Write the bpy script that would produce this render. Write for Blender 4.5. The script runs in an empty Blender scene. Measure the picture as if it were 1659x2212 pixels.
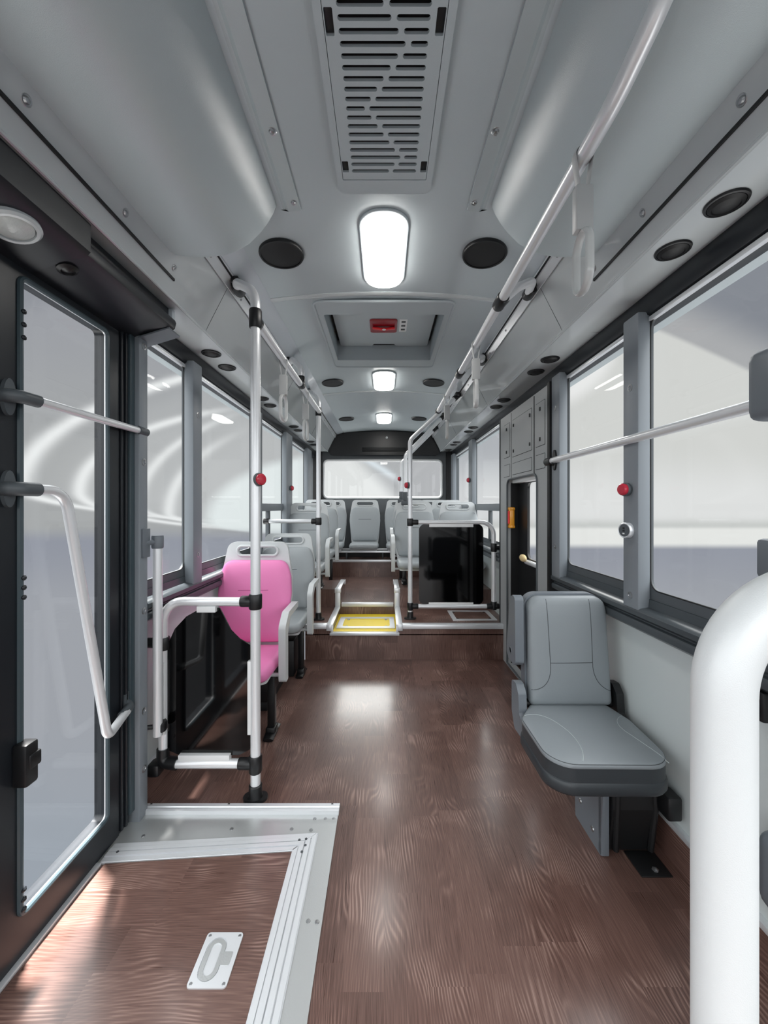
import bpy, bmesh, math, random
from mathutils import Vector, Matrix
from mathutils.geometry import tessellate_polygon
random.seed(7)
C = bpy.context.scene.collection
F, CX, CY, E = 831.0, 829.5, 1094.0, 1.4      # focal length in pixels, vanishing point, eye height (m)
ORG = {}

def P(px, py, y):
    return Vector(((px - CX) * y / F, y, E - (py - CY) * y / F))

def lin(c):
    c = c / 255.0
    return c / 12.92 if c <= 0.04045 else ((c + 0.055) / 1.055) ** 2.4
def S(r, g, b):
    return (lin(r), lin(g), lin(b), 1.0)

# ------------------------------------------------------------------ materials
def mat(name, col, rough=0.5, metal=0.0, bump=0.0, bscale=300.0, var=0.0, coat=0.0, emit=None, estr=0.0, spec=0.5):
    m = bpy.data.materials.new(name); m.use_nodes = True
    nt = m.node_tree; b = nt.nodes['Principled BSDF']
    b.inputs['Base Color'].default_value = col
    b.inputs['Roughness'].default_value = rough
    b.inputs['Metallic'].default_value = metal
    b.inputs['Coat Weight'].default_value = coat
    b.inputs['Specular IOR Level'].default_value = spec
    if emit:
        b.inputs['Emission Color'].default_value = emit
        b.inputs['Emission Strength'].default_value = estr
    tc = nt.nodes.new('ShaderNodeTexCoord')
    if bump:
        n = nt.nodes.new('ShaderNodeTexNoise'); n.inputs['Scale'].default_value = bscale
        n.inputs['Detail'].default_value = 2
        bp = nt.nodes.new('ShaderNodeBump'); bp.inputs['Strength'].default_value = bump
        bp.inputs['Distance'].default_value = 0.001
        nt.links.new(tc.outputs['Object'], n.inputs['Vector'])
        nt.links.new(n.outputs['Fac'], bp.inputs['Height'])
        nt.links.new(bp.outputs['Normal'], b.inputs['Normal'])
    if var:
        n2 = nt.nodes.new('ShaderNodeTexNoise'); n2.inputs['Scale'].default_value = 3.0
        n2.inputs['Detail'].default_value = 5
        hsv = nt.nodes.new('ShaderNodeHueSaturation'); hsv.inputs['Color'].default_value = col
        mr = nt.nodes.new('ShaderNodeMapRange')
        mr.inputs['To Min'].default_value = 1 - var; mr.inputs['To Max'].default_value = 1 + var
        nt.links.new(tc.outputs['Object'], n2.inputs['Vector'])
        nt.links.new(n2.outputs['Fac'], mr.inputs['Value'])
        nt.links.new(mr.outputs['Result'], hsv.inputs['Value'])
        nt.links.new(hsv.outputs['Color'], b.inputs['Base Color'])
    return m

def glass_mat(name, tint, refl):
    m = bpy.data.materials.new(name); m.use_nodes = True
    nt = m.node_tree; nt.nodes.clear()
    o = nt.nodes.new('ShaderNodeOutputMaterial')
    t = nt.nodes.new('ShaderNodeBsdfTransparent'); t.inputs[0].default_value = tint
    g = nt.nodes.new('ShaderNodeBsdfGlossy'); g.inputs['Roughness'].default_value = 0.02
    lw = nt.nodes.new('ShaderNodeLayerWeight'); lw.inputs['Blend'].default_value = 0.5
    k_ = NT(nt); fv = k_.m('ADD', k_.m('MULTIPLY', k_.m('POWER', lw.outputs['Facing'], 5.0), refl), 0.02)
    mx = nt.nodes.new('ShaderNodeMixShader')
    nt.links.new(fv, mx.inputs[0]); nt.links.new(t.outputs[0], mx.inputs[1])
    nt.links.new(g.outputs[0], mx.inputs[2]); nt.links.new(mx.outputs[0], o.inputs['Surface'])
    return m

class NT:
    """tiny expression helper over math nodes"""
    def __init__(s, nt): s.nt = nt
    def m(s, op, *a, clamp=False):
        n = s.nt.nodes.new('ShaderNodeMath'); n.operation = op; n.use_clamp = clamp
        for i, v in enumerate(a):
            if isinstance(v, (int, float)): n.inputs[i].default_value = v
            else: s.nt.links.new(v, n.inputs[i])
        return n.outputs[0]
    def ss(s, v, a, b, lo=0.0, hi=1.0):
        n = s.nt.nodes.new('ShaderNodeMapRange'); n.interpolation_type = 'SMOOTHSTEP'
        s.nt.links.new(v, n.inputs['Value'])
        for k, x in (('From Min', a), ('From Max', b), ('To Min', lo), ('To Max', hi)):
            n.inputs[k].default_value = x
        return n.outputs['Result']
    def mix(s, f, a, b):
        n = s.nt.nodes.new('ShaderNodeMix'); n.data_type = 'RGBA'
        for i, v in ((0, f), (6, a), (7, b)):
            if isinstance(v, (int, float, tuple)): n.inputs[i].default_value = v
            else: s.nt.links.new(v, n.inputs[i])
        return n.outputs[2]

def wood(name, along, across):
    """vinyl planks; along / across are axis letters in object space"""
    m = bpy.data.materials.new(name); m.use_nodes = True
    nt = m.node_tree; k = NT(nt); b = nt.nodes['Principled BSDF']
    tc = nt.nodes.new('ShaderNodeTexCoord'); sx = nt.nodes.new('ShaderNodeSeparateXYZ')
    nt.links.new(tc.outputs['Object'], sx.inputs[0])
    u, v = sx.outputs[along], sx.outputs[across]
    row = k.m('FLOOR', k.m('DIVIDE', v, 0.125))
    w1 = nt.nodes.new('ShaderNodeTexWhiteNoise'); w1.noise_dimensions = '1D'
    nt.links.new(row, w1.inputs['W'])
    col = k.m('FLOOR', k.m('DIVIDE', k.m('ADD', u, k.m('MULTIPLY', w1.outputs['Value'], 0.8)), 0.62))
    cv = nt.nodes.new('ShaderNodeCombineXYZ'); nt.links.new(row, cv.inputs[0]); nt.links.new(col, cv.inputs[1])
    w2 = nt.nodes.new('ShaderNodeTexWhiteNoise'); w2.noise_dimensions = '2D'
    nt.links.new(cv.outputs[0], w2.inputs['Vector']); rnd = w2.outputs['Value']
    # slow wobble that bends the growth rings into cathedrals
    c1 = nt.nodes.new('ShaderNodeCombineXYZ')
    nt.links.new(k.m('ADD', k.m('MULTIPLY', u, 1.5), k.m('MULTIPLY', rnd, 37.0)), c1.inputs[0])
    nt.links.new(k.m('MULTIPLY', v, 5.5), c1.inputs[1]); nt.links.new(k.m('MULTIPLY', rnd, 91.0), c1.inputs[2])
    n1 = nt.nodes.new('ShaderNodeTexNoise'); n1.inputs['Scale'].default_value = 1.0; n1.inputs['Detail'].default_value = 1.5
    nt.links.new(c1.outputs[0], n1.inputs['Vector'])
    ph = k.m('ADD', k.m('MULTIPLY', n1.outputs['Fac'], 140.0), k.m('MULTIPLY', v, 560.0))
    ring = k.m('POWER', k.m('ADD', k.m('MULTIPLY', k.m('SINE', ph), 0.5), 0.5), 1.6)
    # fine fibres
    c2 = nt.nodes.new('ShaderNodeCombineXYZ')
    nt.links.new(k.m('ADD', k.m('MULTIPLY', u, 9.0), k.m('MULTIPLY', rnd, 17.0)), c2.inputs[0])
    nt.links.new(k.m('MULTIPLY', v, 330.0), c2.inputs[1])
    n2 = nt.nodes.new('ShaderNodeTexNoise'); n2.inputs['Scale'].default_value = 1.0; n2.inputs['Detail'].default_value = 3
    nt.links.new(c2.outputs[0], n2.inputs['Vector'])
    n3 = nt.nodes.new('ShaderNodeTexNoise'); n3.inputs['Scale'].default_value = 5.0
    nt.links.new(tc.outputs['Object'], n3.inputs['Vector'])
    f = k.m('ADD', k.m('MULTIPLY', ring, k.ss(n3.outputs['Fac'], 0.45, 0.68, 0.05, 0.32)), k.m('MULTIPLY', n2.outputs['Fac'], 0.55))
    f = k.m('ADD', k.m('ADD', f, 0.06), k.m('MULTIPLY', k.m('SUBTRACT', rnd, 0.5), 0.16), clamp=True)
    rp = nt.nodes.new('ShaderNodeValToRGB')
    e = rp.color_ramp.elements
    e[0].position = 0.15; e[0].color = S(66, 44, 38)
    e[1].position = 0.85; e[1].color = S(170, 142, 131)
    x = e.new(0.45); x.color = S(113, 86, 78)
    nt.links.new(f, rp.inputs[0]); nt.links.new(rp.outputs[0], b.inputs['Base Color'])
    b.inputs['Coat Weight'].default_value = 0.4; b.inputs['Coat Roughness'].default_value = 0.16
    nt.links.new(k.m('ADD', k.m('MULTIPLY', n2.outputs['Fac'], 0.18), 0.22), b.inputs['Roughness'])
    bp = nt.nodes.new('ShaderNodeBump'); bp.inputs['Strength'].default_value = 0.12; bp.inputs['Distance'].default_value = 0.0006
    nt.links.new(f, bp.inputs['Height']); nt.links.new(bp.outputs['Normal'], b.inputs['Normal'])
    return m

M = dict(
    ceil=mat('ceiling_grey_plastic', S(188, 198, 202), 0.42, bump=0.25, bscale=900),
    duct=mat('duct_grey_plastic', S(186, 197, 200), 0.25, bump=0.35, bscale=700, spec=1.0),
    gloss=mat('glossy_grey_panel', S(200, 207, 209), 0.13, coat=0.5),
    under=mat('light_grey_panel', S(198, 206, 212), 0.14, coat=0.3),
    wall=mat('wall_grey_laminate', S(212, 220, 220), 0.4, bump=0.1, bscale=500),
    frame=mat('window_frame_grey', S(84, 90, 94), 0.45, bump=0.15, bscale=800),
    post=mat('post_grey_paint', S(134, 141, 147), 0.42, bump=0.2, bscale=800),
    doorpost=mat('door_post_grey', S(166, 170, 171), 0.4, bump=0.2, bscale=800),
    belt=mat('belt_rail_grey', S(70, 76, 80), 0.28),
    teal=mat('jamb_rubber_teal', S(62, 76, 82), 0.35),
    door=mat('door_frame_black', S(30, 34, 39), 0.35, bump=0.1, bscale=600),
    black=mat('black_plastic', S(20, 21, 23), 0.38, bump=0.1, bscale=900),
    gasket=mat('black_rubber_gasket', S(14, 15, 17), 0.55),
    blackg=mat('black_gloss_panel', S(5, 5, 6), 0.06),
    tube=mat('satin_aluminium_tube', S(240, 242, 244), 0.3, 0.35),
    tubew=mat('white_powder_tube', S(244, 247, 247), 0.4, 0.1, bump=0.2, bscale=1200),
    alu=mat('aluminium_profile', S(234, 237, 240), 0.3, 0.4),
    sheet=mat('brushed_aluminium_sheet', S(206, 209, 209), 0.3, 0.6, bump=0.3, bscale=200, var=0.08),
    screw=mat('screw_steel', S(170, 172, 174), 0.3, 0.9),
    white=mat('white_plastic', S(240, 242, 242), 0.4),
    shell=mat('seat_shell_grey', S(206, 210, 211), 0.4),
    pad=mat('seat_pad_grey', S(164, 170, 173), 0.48, bump=0.3, bscale=500),
    pink=mat('seat_pad_pink', S(244, 140, 196), 0.5, bump=0.3, bscale=500),
    seam=mat('dark_seam', S(70, 74, 78), 0.6),
    pinkseam=mat('pink_seam', S(190, 90, 145), 0.6),
    fold=mat('fold_seat_leather', S(138, 145, 149), 0.42, bump=0.35, bscale=600),
    folddk=mat('fold_seat_side', S(52, 57, 61), 0.42, bump=0.2, bscale=600),
    foldpl=mat('fold_seat_plastic', S(112, 119, 126), 0.4, bump=0.2, bscale=900),
    piping=mat('light_piping', S(170, 178, 180), 0.5),
    strap=mat('strap_grey', S(190, 192, 192), 0.45),
    ring=mat('grab_ring_grey', S(205, 207, 206), 0.25, coat=0.4),
    red=mat('red_button', S(200, 40, 62), 0.25, coat=0.4),
    redp=mat('red_hatch_handle', S(150, 20, 34), 0.3, coat=0.3),
    redl=mat('bright_red_lever', S(235, 40, 52), 0.3),
    yellow=mat('yellow_tread', S(246, 218, 60), 0.55, bump=0.5, bscale=250, var=0.06),
    amber=mat('amber_plastic', S(246, 168, 50), 0.25, coat=0.5),
    gold=mat('cream_lever', S(236, 212, 160), 0.35),
    blue=mat('blue_plastic', S(40, 70, 190), 0.4),
    lens=mat('dome_lens', S(205, 212, 210), 0.15, bump=1.0, bscale=120),
    lamp=mat('lamp_diffuser', S(255, 252, 248), 0.4, emit=(1.0, 0.97, 0.93, 1), estr=16.0),
    glass=glass_mat('clear_glass', (0.985, 0.99, 0.99, 1), 0.10),
    floor=wood('wood_vinyl_floor', 1, 0),
    riser=wood('wood_vinyl_riser', 2, 0),
    side=wood('wood_vinyl_side', 2, 1),
    kick=wood('wood_vinyl_kick', 1, 2),
    ramp=wood('wood_vinyl_ramp', 0, 1),
)

# ------------------------------------------------------------------ mesh builder
def fillet(pts, rad, n=8):
    pts = [Vector(p) for p in pts]
    if not rad: return pts
    out = [pts[0]]
    for i in range(1, len(pts) - 1):
        a, b, c = pts[i - 1], pts[i], pts[i + 1]
        r = rad[i - 1] if isinstance(rad, (list, tuple)) else rad
        d1, d2 = (a - b), (c - b); l1, l2 = d1.length, d2.length; d1.normalize(); d2.normalize()
        ang = d1.angle(d2)
        t = min(r / math.tan(ang / 2), l1 * 0.49 if i > 1 else l1 * 0.95, l2 * 0.49 if i < len(pts) - 2 else l2 * 0.95)
        rr_ = t * math.tan(ang / 2)
        p1, p2 = b + d1 * t, b + d2 * t
        cen = b + (d1 + d2).normalized() * (rr_ / math.sin(ang / 2))
        v1, v2 = p1 - cen, p2 - cen
        full = v1.angle(v2)
        for j in range(n + 1):
            f = j / n
            s = math.sin(full)
            out.append(cen + (v1 * math.sin((1 - f) * full) + v2 * math.sin(f * full)) / s if s > 1e-6 else b)
    out.append(pts[-1])
    return out

def rrect(w, h, r, n=6, cx=0, cy=0):
    r = min(r, w / 2 - 1e-5, h / 2 - 1e-5); o = []
    for (sx, sy, a0) in ((1, 1, 0), (-1, 1, 90), (-1, -1, 180), (1, -1, 270)):
        for j in range(n + 1):
            a = math.radians(a0 + 90 * j / n)
            o.append((cx + sx * (w / 2 - r) + r * math.cos(a), cy + sy * (h / 2 - r) + r * math.sin(a)))
    return o
def puff_h(outline, t, dome, u, v, edge):
    n = len(outline); cx = sum(p[0] for p in outline) / n; cy = sum(p[1] for p in outline) / n
    R_ = max(math.hypot(p[0] - cx, p[1] - cy) for p in outline)
    a = math.atan2(v - cy, u - cx); best = None
    for i in range(n):
        p, q = outline[i], outline[(i + 1) % n]
        dx, dy = math.cos(a), math.sin(a); ex, ey = q[0] - p[0], q[1] - p[1]; den = dx * ey - dy * ex
        if abs(den) < 1e-12: continue
        tt = ((p[0] - cx) * ey - (p[1] - cy) * ex) / den; w = ((p[0] - cx) * dy - (p[1] - cy) * dx) / den
        if tt > 0 and -1e-6 <= w <= 1 + 1e-6: best = max(best or 0, tt)
    k = math.hypot(u - cx, v - cy) / best
    pr = [(.15, t + dome), (.4, t + dome * .92), (.66, t + dome * .7), (.86, t + dome * .35), (1 - edge / R_, t), (1 - edge * .35 / R_, t * .88), (1, t * .65)]
    if k <= .15: return t + dome
    for (k0, h0), (k1, h1) in zip(pr, pr[1:]):
        if k <= k1: return h0 + (h1 - h0) * (k - k0) / (k1 - k0)
    return t * .6
def round_poly(pts, rad, n=5):
    """rounded closed 2D polygon"""
    N = len(pts); out = []
    for i in range(N):
        a, b, c = [Vector((*pts[(i + k) % N], 0)) for k in (-1, 0, 1)]
        r = rad[i] if isinstance(rad, (list, tuple)) else rad
        d1, d2 = a - b, c - b; l = min(d1.length, d2.length) * 0.48; d1.normalize(); d2.normalize()
        ang = d1.angle(d2)
        if r <= 0 or ang > 3.1: out.append((b.x, b.y)); continue
        t = min(r / math.tan(ang / 2), l); rr_ = t * math.tan(ang / 2)
        cen = b + (d1 + d2).normalized() * (rr_ / math.sin(ang / 2))
        v1, v2 = b + d1 * t - cen, b + d2 * t - cen; full = v1.angle(v2); s = math.sin(full)
        for j in range(n + 1):
            f = j / n; q = cen + (v1 * math.sin((1 - f) * full) + v2 * math.sin(f * full)) / s
            out.append((q.x, q.y))
    return out
def circ(r, n=24, cx=0, cy=0, ry=None):
    return [(cx + r * math.cos(2 * math.pi * i / n), cy + (ry or r) * math.sin(2 * math.pi * i / n)) for i in range(n)]

class MB:
    def __init__(s): s.v = []; s.f = []
    def add(s, vs, fs):
        o = len(s.v); s.v += [Vector(v) for v in vs]; s.f += [[o + i for i in f] for f in fs]; return s
    def _bm(s, bm):
        bm.verts.index_update()
        s.add([v.co.copy() for v in bm.verts], [[v.index for v in f.verts] for f in bm.faces]); bm.free(); return s
    def box(s, x0, x1, y0, y1, z0, z1, bev=0.0, seg=2, rot=None):
        bm = bmesh.new(); bmesh.ops.create_cube(bm, size=1)
        c = Vector(((x0 + x1) / 2, (y0 + y1) / 2, (z0 + z1) / 2))
        for v in bm.verts: v.co = Vector((v.co.x * (x1 - x0), v.co.y * (y1 - y0), v.co.z * (z1 - z0)))
        if bev: bmesh.ops.bevel(bm, geom=list(bm.edges), offset=bev, segments=seg, affect='EDGES', profile=0.5)
        for v in bm.verts: v.co = (rot @ v.co if rot else v.co) + c
        return s._bm(bm)
    def sphere(s, c, r, sc=(1, 1, 1), n=16):
        bm = bmesh.new(); bmesh.ops.create_uvsphere(bm, u_segments=n, v_segments=max(6, n // 2), radius=r)
        for v in bm.verts: v.co = Vector((v.co.x * sc[0], v.co.y * sc[1], v.co.z * sc[2])) + Vector(c)
        return s._bm(bm)
    def tube(s, pts, r, n=16, fil=0, fn=8, flat=None, up=None, closed=False):
        """sweep a circle (or an ellipse flat=(ru, rv)) along pts"""
        pts = fillet(pts, fil, fn) if not closed else [Vector(p) for p in pts]
        N = len(pts); tg = []
        for i in range(N):
            a = pts[(i - 1) % N] if (closed or i > 0) else pts[i]
            b = pts[(i + 1) % N] if (closed or i < N - 1) else pts[i]
            tg.append((b - a).normalized())
        u = Vector(up) if up else (Vector((0, 0, 1)) if abs(tg[0].z) < 0.9 else Vector((1, 0, 0)))
        u = (u - tg[0] * u.dot(tg[0])).normalized(); vs = []; fs = []
        for i in range(N):
            if i:
                q = tg[i - 1].rotation_difference(tg[i]); u = q @ u
                u = (u - tg[i] * u.dot(tg[i])).normalized()
            w = tg[i].cross(u)
            for j in range(n):
                a = 2 * math.pi * j / n
                ru, rv = flat if flat else (r, r)
                vs.append(pts[i] + u * (math.cos(a) * ru) + w * (math.sin(a) * rv))
        for i in range(N if closed else N - 1):
            for j in range(n):
                i2 = (i + 1) % N
                fs.append([i * n + j, i * n + (j + 1) % n, i2 * n + (j + 1) % n, i2 * n + j])
        if not closed:
            fs.append(list(range(n))[::-1]); fs.append([(N - 1) * n + j for j in range(n)])
        return s.add(vs, fs)
    def cyl(s, a, b, r, n=20, r2=None):
        return s.lathe(a, Vector(b) - Vector(a), [(r, 0), (r2 if r2 is not None else r, (Vector(b) - Vector(a)).length)], n)
    def lathe(s, o, ax, prof, n=24):
        o = Vector(o); ax = Vector(ax).normalized()
        u = ax.orthogonal().normalized(); w = ax.cross(u); vs = []; fs = []
        for (r, h) in prof:
            for j in range(n):
                a = 2 * math.pi * j / n
                vs.append(o + ax * h + (u * math.cos(a) + w * math.sin(a)) * max(r, 1e-5))
        for i in range(len(prof) - 1):
            for j in range(n):
                fs.append([i * n + j, i * n + (j + 1) % n, (i + 1) * n + (j + 1) % n, (i + 1) * n + j])
        fs.append(list(range(n))[::-1]); fs.append([(len(prof) - 1) * n + j for j in range(n)])
        return s.add(vs, fs)
    def plate(s, outer, holes, t, mp):
        """flat plate with holes; mp(u, v, w) maps to space, w from 0 (back) to t (front)"""
        loops = [outer] + list(holes); flat = [p for l in loops for p in l]; n = len(flat)
        tri = tessellate_polygon([[Vector((p[0], p[1], 0)) for p in l] for l in loops])
        vs = [mp(p[0], p[1], 0) for p in flat] + [mp(p[0], p[1], t) for p in flat]; fs = []
        for a in tri: fs.append([a[0], a[1], a[2]]); fs.append([a[2] + n, a[1] + n, a[0] + n])
        o = 0
        for l in loops:
            L = len(l)
            for i in range(L):
                a, b = o + i, o + (i + 1) % L; fs.append([a, b, b + n, a + n])
            o += L
        return s.add(vs, fs)
    def puff(s, outline, t, dome, mp, edge=0.018):
        """cushion: outline swept in rings to a domed top"""
        n = len(outline); cx = sum(p[0] for p in outline) / n; cy = sum(p[1] for p in outline) / n
        R = max(math.hypot(p[0] - cx, p[1] - cy) for p in outline)
        rings = [(1 - edge * .6 / R, 0), (1, t * .2), (1, t * .65), (1 - edge * .35 / R, t * .88), (1 - edge / R, t),
                 (.86, t + dome * .35), (.66, t + dome * .7), (.4, t + dome * .92), (.15, t + dome)]
        vs = []; fs = []
        for (k, h) in rings:
            for p in outline: vs.append(mp(cx + (p[0] - cx) * k, cy + (p[1] - cy) * k, h))
        for i in range(len(rings) - 1):
            for j in range(n): fs.append([i * n + j, i * n + (j + 1) % n, (i + 1) * n + (j + 1) % n, (i + 1) * n + j])
        fs.append(list(range(n))[::-1]); fs.append([(len(rings) - 1) * n + j for j in range(n)])
        return s.add(vs, fs)
    def ext_y(s, prof, y0, y1, sgn=1):
        """closed (x, z) profile extruded along y; sgn mirrors x"""
        return s.plate(prof, [], 1.0, lambda u, v, w: Vector((sgn * u, y0 + (y1 - y0) * w, v)))
    def ext_x(s, prof, x0, x1):
        return s.plate(prof, [], 1.0, lambda u, v, w: Vector((x0 + (x1 - x0) * w, u, v)))
    def build(s, name, m, parent=None, kind=None, ang=38, origin=True):
        me = bpy.data.meshes.new(name)
        bm = bmesh.new(); vv = [bm.verts.new(v) for v in s.v]
        for f in s.f:
            try: bm.faces.new([vv[i] for i in f])
            except ValueError: pass
        bmesh.ops.remove_doubles(bm, verts=bm.verts, dist=1e-6)
        bmesh.ops.recalc_face_normals(bm, faces=bm.faces)
        bm.to_mesh(me); bm.free()
        me.polygons.foreach_set('use_smooth', [True] * len(me.polygons)); me.set_sharp_from_angle(angle=math.radians(ang))
        me.materials.append(M[m] if isinstance(m, str) else m)
        ob = bpy.data.objects.new(name, me); C.objects.link(ob)
        if parent:
            og = ORG[parent.name]; me.transform(Matrix.Translation(-og)); ob.parent = parent; ORG[ob.name] = og
        elif kind != 'structure' and origin:
            xs = [v.co for v in me.vertices]
            og = Vector(((min(v.x for v in xs) + max(v.x for v in xs)) / 2, (min(v.y for v in xs) + max(v.y for v in xs)) / 2, min(v.z for v in xs)))
            me.transform(Matrix.Translation(-og)); ob.location = og; ORG[ob.name] = og
        else: ORG[ob.name] = Vector((0, 0, 0))
        if kind: ob['kind'] = kind
        return ob

def tag(o, label, cat, group=None):
    o['label'] = label; o['category'] = cat
    if group: o['group'] = group
    return o
def thing(name, label, cat, loc, group=None):
    o = bpy.data.objects.new(name, None); C.objects.link(o); o.empty_display_size = 0.05
    o.location = loc; ORG[o.name] = Vector(loc)
    return tag(o, label, cat, group)
def struct(name, loc=(0, 0, 0)):
    o = bpy.data.objects.new(name, None); C.objects.link(o); o['kind'] = 'structure'; ORG[o.name] = Vector(loc); o.location = loc
    return o
def copy_tree(o, parent=None):
    c = o.copy(); C.objects.link(c); c.parent = parent
    for ch in list(o.children): copy_tree(ch, c)
    return c
def place(o, loc, label): o.location = loc; o['label'] = label; return o

# ================================================================== SETTING
YB, YR = -1.5, 6.4            # front edge behind the camera, rear wall
# ---- floor (low part), platform, wheel boxes, rear platform
MB().box(-1.2, 1.2, YB, 3.515, -0.06, 0.0).build('floor', 'floor', kind='structure')
zA, zT, zI, zB, zR = 0.317, 0.245, 0.36, 0.51, 0.606
Y1, Y2, Y3, Y4 = 3.515, 4.13, 4.65, 5.69
XL, XRr = -0.475, 0.12
f2 = MB()
f2.box(-1.2, XL, Y1 + .004, Y2, zA - .05, zA); f2.box(XRr, 1.2, Y1 + .004, Y2, zA - .05, zA)
f2.box(XL, XRr, Y2, Y4, zI - .05, zI)
f2.box(-1.2, XL, Y3, Y4, zI - .05, zI); f2.box(XRr, 1.2, Y3, Y4, zI - .05, zI)
f2.box(-1.2, XL, Y2, Y3, zB - .05, zB); f2.box(XRr, 1.2, Y2, Y3, zB - .05, zB)
f2.box(-1.2, 1.2, Y4, YR, zR - .05, zR)
f2.build('floor_2', 'floor', kind='structure')
r = MB()
r.box(-0.72, 1.2, Y1, Y1 + .02, 0, zT - .012)
r.box(-0.72, XL, Y1, Y1 + .02, zT - .02, zA - .01); r.box(XRr, 1.2, Y1, Y1 + .02, zT - .02, zA - .01)
r.box(XL, XRr, Y2, Y2 + .02, zT - .02, zI - .01)
r.box(-1.2, XL, Y2, Y2 + .02, zA - .02, zB - .006); r.box(XRr, 1.2, Y2, Y2 + .02, zA - .02, zB - .006)
r.box(-1.2, 1.2, Y4, Y4 + .02, zI - .02, zR - .01)
r.build('wall_steps', 'riser', kind='structure')
r = MB()
for x in (XL, XRr):
    d = -.02 if x < 0 else .02
    r.box(min(x, x + d), max(x, x + d), Y1 + .02, Y2, zT - .02, zA - .004)
    r.box(min(x, x + d), max(x, x + d), Y2, Y3, zI - .02, zB - .004)
r.build('wall_aisle', 'side', kind='structure')
# white nosings along the step edges
def nosing(name, parts):
    m = MB()
    for p in parts: m.box(*p, bev=.003)
    return m.build(name, 'alu', kind='structure')
nosing('trim_1', [(-.735, XL - .045, Y1 - .012, Y1 + .05, zA - .034, zA + .006), (XRr + .045, 1.12, Y1 - .012, Y1 + .05, zA - .034, zA + .006)])
nosing('trim_2', [(XL - .02, XRr + .02, Y1 - .016, Y1 + .03, zT - .022, zT + .004)])
nosing('trim_3', [(XL + .02, XRr - .02, Y2 - .012, Y2 + .03, zI - .034, zI + .006)])
nosing('trim_4', [(-1.15, 1.15, Y4 - .012, Y4 + .03, zR - .03, zR + .006)])
for nm, x, d in (('trim_5', XL, -1), ('trim_6', XRr, 1)):
    m = MB()
    def bx(a, b, *q):
        lo, hi = sorted((x + d * a, x + d * b)); m.box(lo, hi, *q, bev=.003)
    bx(-.008, .05, Y1 - .014, Y2 + .006, zA - .006, zA + .009)
    bx(-.010, .012, Y1 - .012, Y1 + .02, zT - .014, zA + .004); bx(.002, .05, Y1 - .016, Y1 + .01, zA - .05, zA + .004)
    bx(-.008, .048, Y2 - .012, Y2 + .002, zA, zB + .004)
    bx(-.012, .052, Y2 - .018, Y2 + .03, zB - .036, zB + .012)
    bx(-.008, .048, Y2 - .006, Y3, zB - .006, zB + .009)
    m.box(x - .012, x + .012, Y3 - .06, Y3 + .004, zB - .04, zB + .009, bev=.003)
    m.build(nm, 'alu', kind='structure')

# ---- ceiling
def zc(x): return E + 1.25 - 0.04 * (x / 0.66) ** 2
HX, HY0, HY1 = 0.39, 2.467, 3.236                       # roof hatch opening
def ceil_strip(m, x0, x1, y0, y1, n=14, t=.015):
    a = [(x0 + (x1 - x0) * i / n, zc(x0 + (x1 - x0) * i / n)) for i in range(n + 1)]
    m.ext_y(a + [(x, z + t) for x, z in a[::-1]], y0, y1)
m = MB()
ceil_strip(m, -.66, .66, YB, HY0); ceil_strip(m, -.66, .66, HY1, YR - .08)
ceil_strip(m, -.66, -HX, HY0, HY1, 5); ceil_strip(m, HX, .66, HY0, HY1, 5)
m.box(-1.25, 1.25, YB, YR + .1, 2.86, 2.92)
for s in (-1, 1): m.box(min(s * 1.2, s * 1.25), max(s * 1.2, s * 1.25), YB, YR + .1, 2.2, 2.9)
m.build('ceiling', 'ceil', kind='structure')
for i, y in enumerate((2.255, 4.16)):                    # curved joint strips across the ceiling
    m = MB(); m.tube([(x / 20 * .66, y, zc(x / 20 * .66) - .002) for x in range(-20, 21)], .012, 10, flat=(.008, .02), up=(0, 0, 1))
    m.build('trim_%d' % (7 + i), 'gloss', kind='structure')
FX0, FZ0, FX1, FZ1 = .785, E + 1.165, .92, E + .90       # fascia top and lower ridge
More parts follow.
